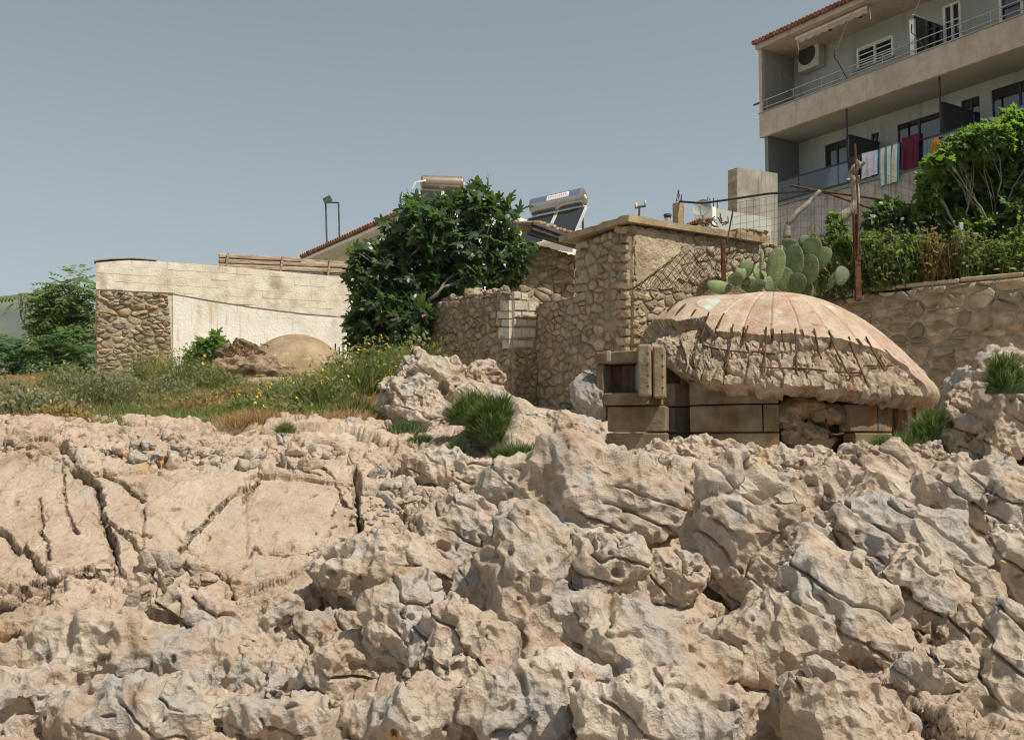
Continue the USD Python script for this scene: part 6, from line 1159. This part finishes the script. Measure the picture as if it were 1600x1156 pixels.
# ---------------- rock outcrops behind the foreground, samphire, loose stones
def crag(px, py, w, h, roll, seed, label, d, **k): k.setdefault('rk', 2.4); k.setdefault('sc', 1.2); k.setdefault('sub', 6); boulder(px, py, w, h, roll, seed, label, d=d, name=k.pop('name', 'outcrop'), cat='rock', **k)
crag(690, 610, 190, 105, -14, 301, 'jagged karst outcrop in front of the garden wall', 11.6, low=.5)
crag(640, 640, 130, 75, 0, 302, 'lower left lobe of the karst outcrop, deeply pitted', 11.2, low=.4)
crag(745, 600, 70, 70, -20, 303, 'pointed right knob of the karst outcrop', 11.7, low=.4, sub=5)
crag(800, 650, 150, 60, -20, 304, 'smooth orange-tan rock shoulder right of the karst outcrop', 11.0, rk=1.0, sc=.5)
crag(822, 690, 90, 84, 12, 305, 'tilted flat slab rock standing right of the green cushions', 9.0, rk=.8, sc=.35, ang=14)
crag(890, 685, 140, 80, -10, 306, 'broad tan rock between the tilted slab and the bunker porch', 9.8, rk=1.2, sc=.7)
crag(920, 618, 60, 86, 28, 307, 'leaning lump of grey concrete left of the firing port', 10.9, rk=1.6, sc=.6, mt='grey_concrete', sub=5, name='concrete_lump')
crag(1565, 645, 185, 210, 10, 308, 'tall rough rock filling the right edge beside the bunker', 9.3, low=.4)
crag(1520, 690, 90, 130, 0, 309, 'rough lower spur of the tall rock at the right edge', 9.0, low=.4)
crag(1600, 590, 110, 100, -10, 310, 'upper knob of the tall rock at the right edge', 9.5, sub=5)
crag(1343, 716, 84, 58, 0, 311, 'pale rounded rock standing at the right corner of the bunker', 8.8, rk=1.2, sc=.8, sub=5)
crag(1445, 715, 60, 44, 0, 312, 'small pale rock in the samphire right of the bunker', 8.6, rk=1.2, sub=5)
crag(760, 700, 70, 50, 0, 313, 'rock block under the two green cushions', 9.3, rk=.8, sc=.5, sub=5); crag(735, 690, 70, 50, 10, 314, 'second rock block under the green cushions, further left', 9.5, rk=.8, sc=.5, sub=5)
crag(700, 742, 190, 60, -8, 315, 'low ledge of crumbly rock above the rubbly hollow', 8.2, rk=1.6)
crag(1075, 715, 190, 58, -4, 316, 'crumbly crest of rock in front of the bunker blocks', 9.2, rk=2.2, low=.45)
crag(1215, 736, 170, 54, 8, 317, 'streaked pale crest of rock under the broken wall hole', 9.0, rk=1.8, low=.4)
crag(985, 735, 130, 50, 10, 318, 'white-grey crest rocks left of the crumbly crest', 9.0, rk=1.8)
crag(600, 800, 130, 110, 30, 319, 'rubbly rock between the long vertical crack and the hollow', 7.2, rk=1.8, low=.35) if False else None
boulder(1316, 838, 70, 34, -14, 330, 'smooth white rounded cobble lying among the boulders', sc=.12, name='cobble', cat='stone', rk=.25, mt='cobble_white', sub=5, low=.12, up=-.2, d=5.9)
boulder(1285, 858, 44, 26, -8, 331, 'smaller pale cobble left below the white cobble', sc=.15, name='cobble', cat='stone', rk=.3, mt='cobble_white', sub=4, low=.15, d=5.75)
SPROTO = []
for k in range(5): v, f = rock_shape(400 + k, 3, (.10, .075, .06), np.eye(3), np.zeros(3), .8, 8, .5, False); SPROTO.append((v, f))
stage.DefinePrim('/World/rock_kinds', ''); stage.GetPrimAtPath('/World/rock_kinds').SetSpecifier(Sdf.SpecifierClass)
for k, (v, f) in enumerate(SPROTO):
    x = stage.DefinePrim(f'/World/rock_kinds/stone_{k}', 'Xform'); m = usdkit.mesh(stage, f'/World/rock_kinds/stone_{k}/stone', (v, f), MATS['limestone'], smooth=True)
rs = np.random.RandomState(77)
def scatter(n, boxpx, s0, s1, label, group):
    for _ in range(n):
        px, py = rs.uniform(*boxpx[0]), rs.uniform(*boxpx[1]); c = hit(px, py); c[2] = bed(c[0], c[1]) + .02; copy_of(f'/World/rock_kinds/stone_{rs.randint(5)}', 'loose_stone', c, rs.uniform(0, 360, 3), rs.uniform(s0, s1, 3), label, 'stone', group)
scatter(90, ((575, 770), (735, 850)), .25, .95, 'small broken stone in the rubbly hollow left of the boulders', 'stones in the rubbly hollow')
scatter(60, ((200, 560), (690, 735)), .3, .9, 'small rough stone along the top edge of the left slab', 'stones along the slab top')
scatter(26, ((200, 330), (900, 945)), .3, 1.0, 'angular stone fallen into the long crack of the slab', 'stones in the slab crack')
scatter(70, ((900, 1300), (700, 770)), .4, 1.2, 'small stone on the crest in front of the bunker', 'stones on the crest')
px, py = None, None
n = 3200; mbp = MB(); pts = np.stack([rs.normal(665, 60, n), rs.normal(790, 34, n)], 1)
for k in range(700):
    c = hit(*pts[k]); v, f = SPROTO[k % 5]; M = trimesh.transformations.random_rotation_matrix(rs.rand(3))[:3, :3]; c[2] = bed(c[0], c[1]) + .005; mbp.add((v[::1] @ M.T) * rs.uniform(.10, .28) + c, f)
v_, f_ = mbp.get(); obj('gravel', (v_, f_), 'limestone', kind='stuff', smooth=True)
for px, py, w, h, d, lab, n_ in ((738, 662, 84, 44, 9.35, 'dense dark green samphire cushion under the karst outcrop', 1700), (768, 690, 84, 66, 9.1, 'larger dark green samphire cushion hanging over the rock blocks', 2200), (812, 742, 74, 46, 8.5, 'samphire cushion in the hollow above the boulders', 1300), (1400, 738, 130, 58, 8.9, 'wide samphire patch at the right corner of the bunker', 2400), (1458, 706, 84, 60, 9.2, 'taller samphire clump against the tall rock at right', 1700), (1425, 748, 110, 36, 8.5, 'low samphire fringe behind the right crest boulders', 1500), (1570, 612, 66, 52, 8.8, 'samphire tuft growing on top of the tall rock at right', 1300), (778, 728, 26, 26, 8.6, 'tiny samphire sprig in a crack left of the hollow', 300)):
    tussock('samphire', lab, 'plant', px, py, w, h, d, 'samphire', px, n_, width=.009, dome=True, blade=.14)
boulder(1346, 800, 24, 22, 0, 340, 'small green-grey pebble in the dark gap below the humped boulder', name='pebble', cat='stone', sub=3, d=6.6, mt='cactus') if False else None
# ---------------- the dusty sea air
usdkit.material(stage, '/World/Looks/haze_air', {'v': ('principled_volume', {'color': (.80, .86, .92), 'density': .00015, 'anisotropy': .2})}, [], volume='v.volume')
hb = MB(); hb.box((0, 1800, 210), (3600, 3000, 225)); v, f = hb.get()
obj('haze', (v, f), MATS.setdefault('haze_air', UsdShade.Material.Get(stage, '/World/Looks/haze_air')), None, kind='stuff', smooth=False)
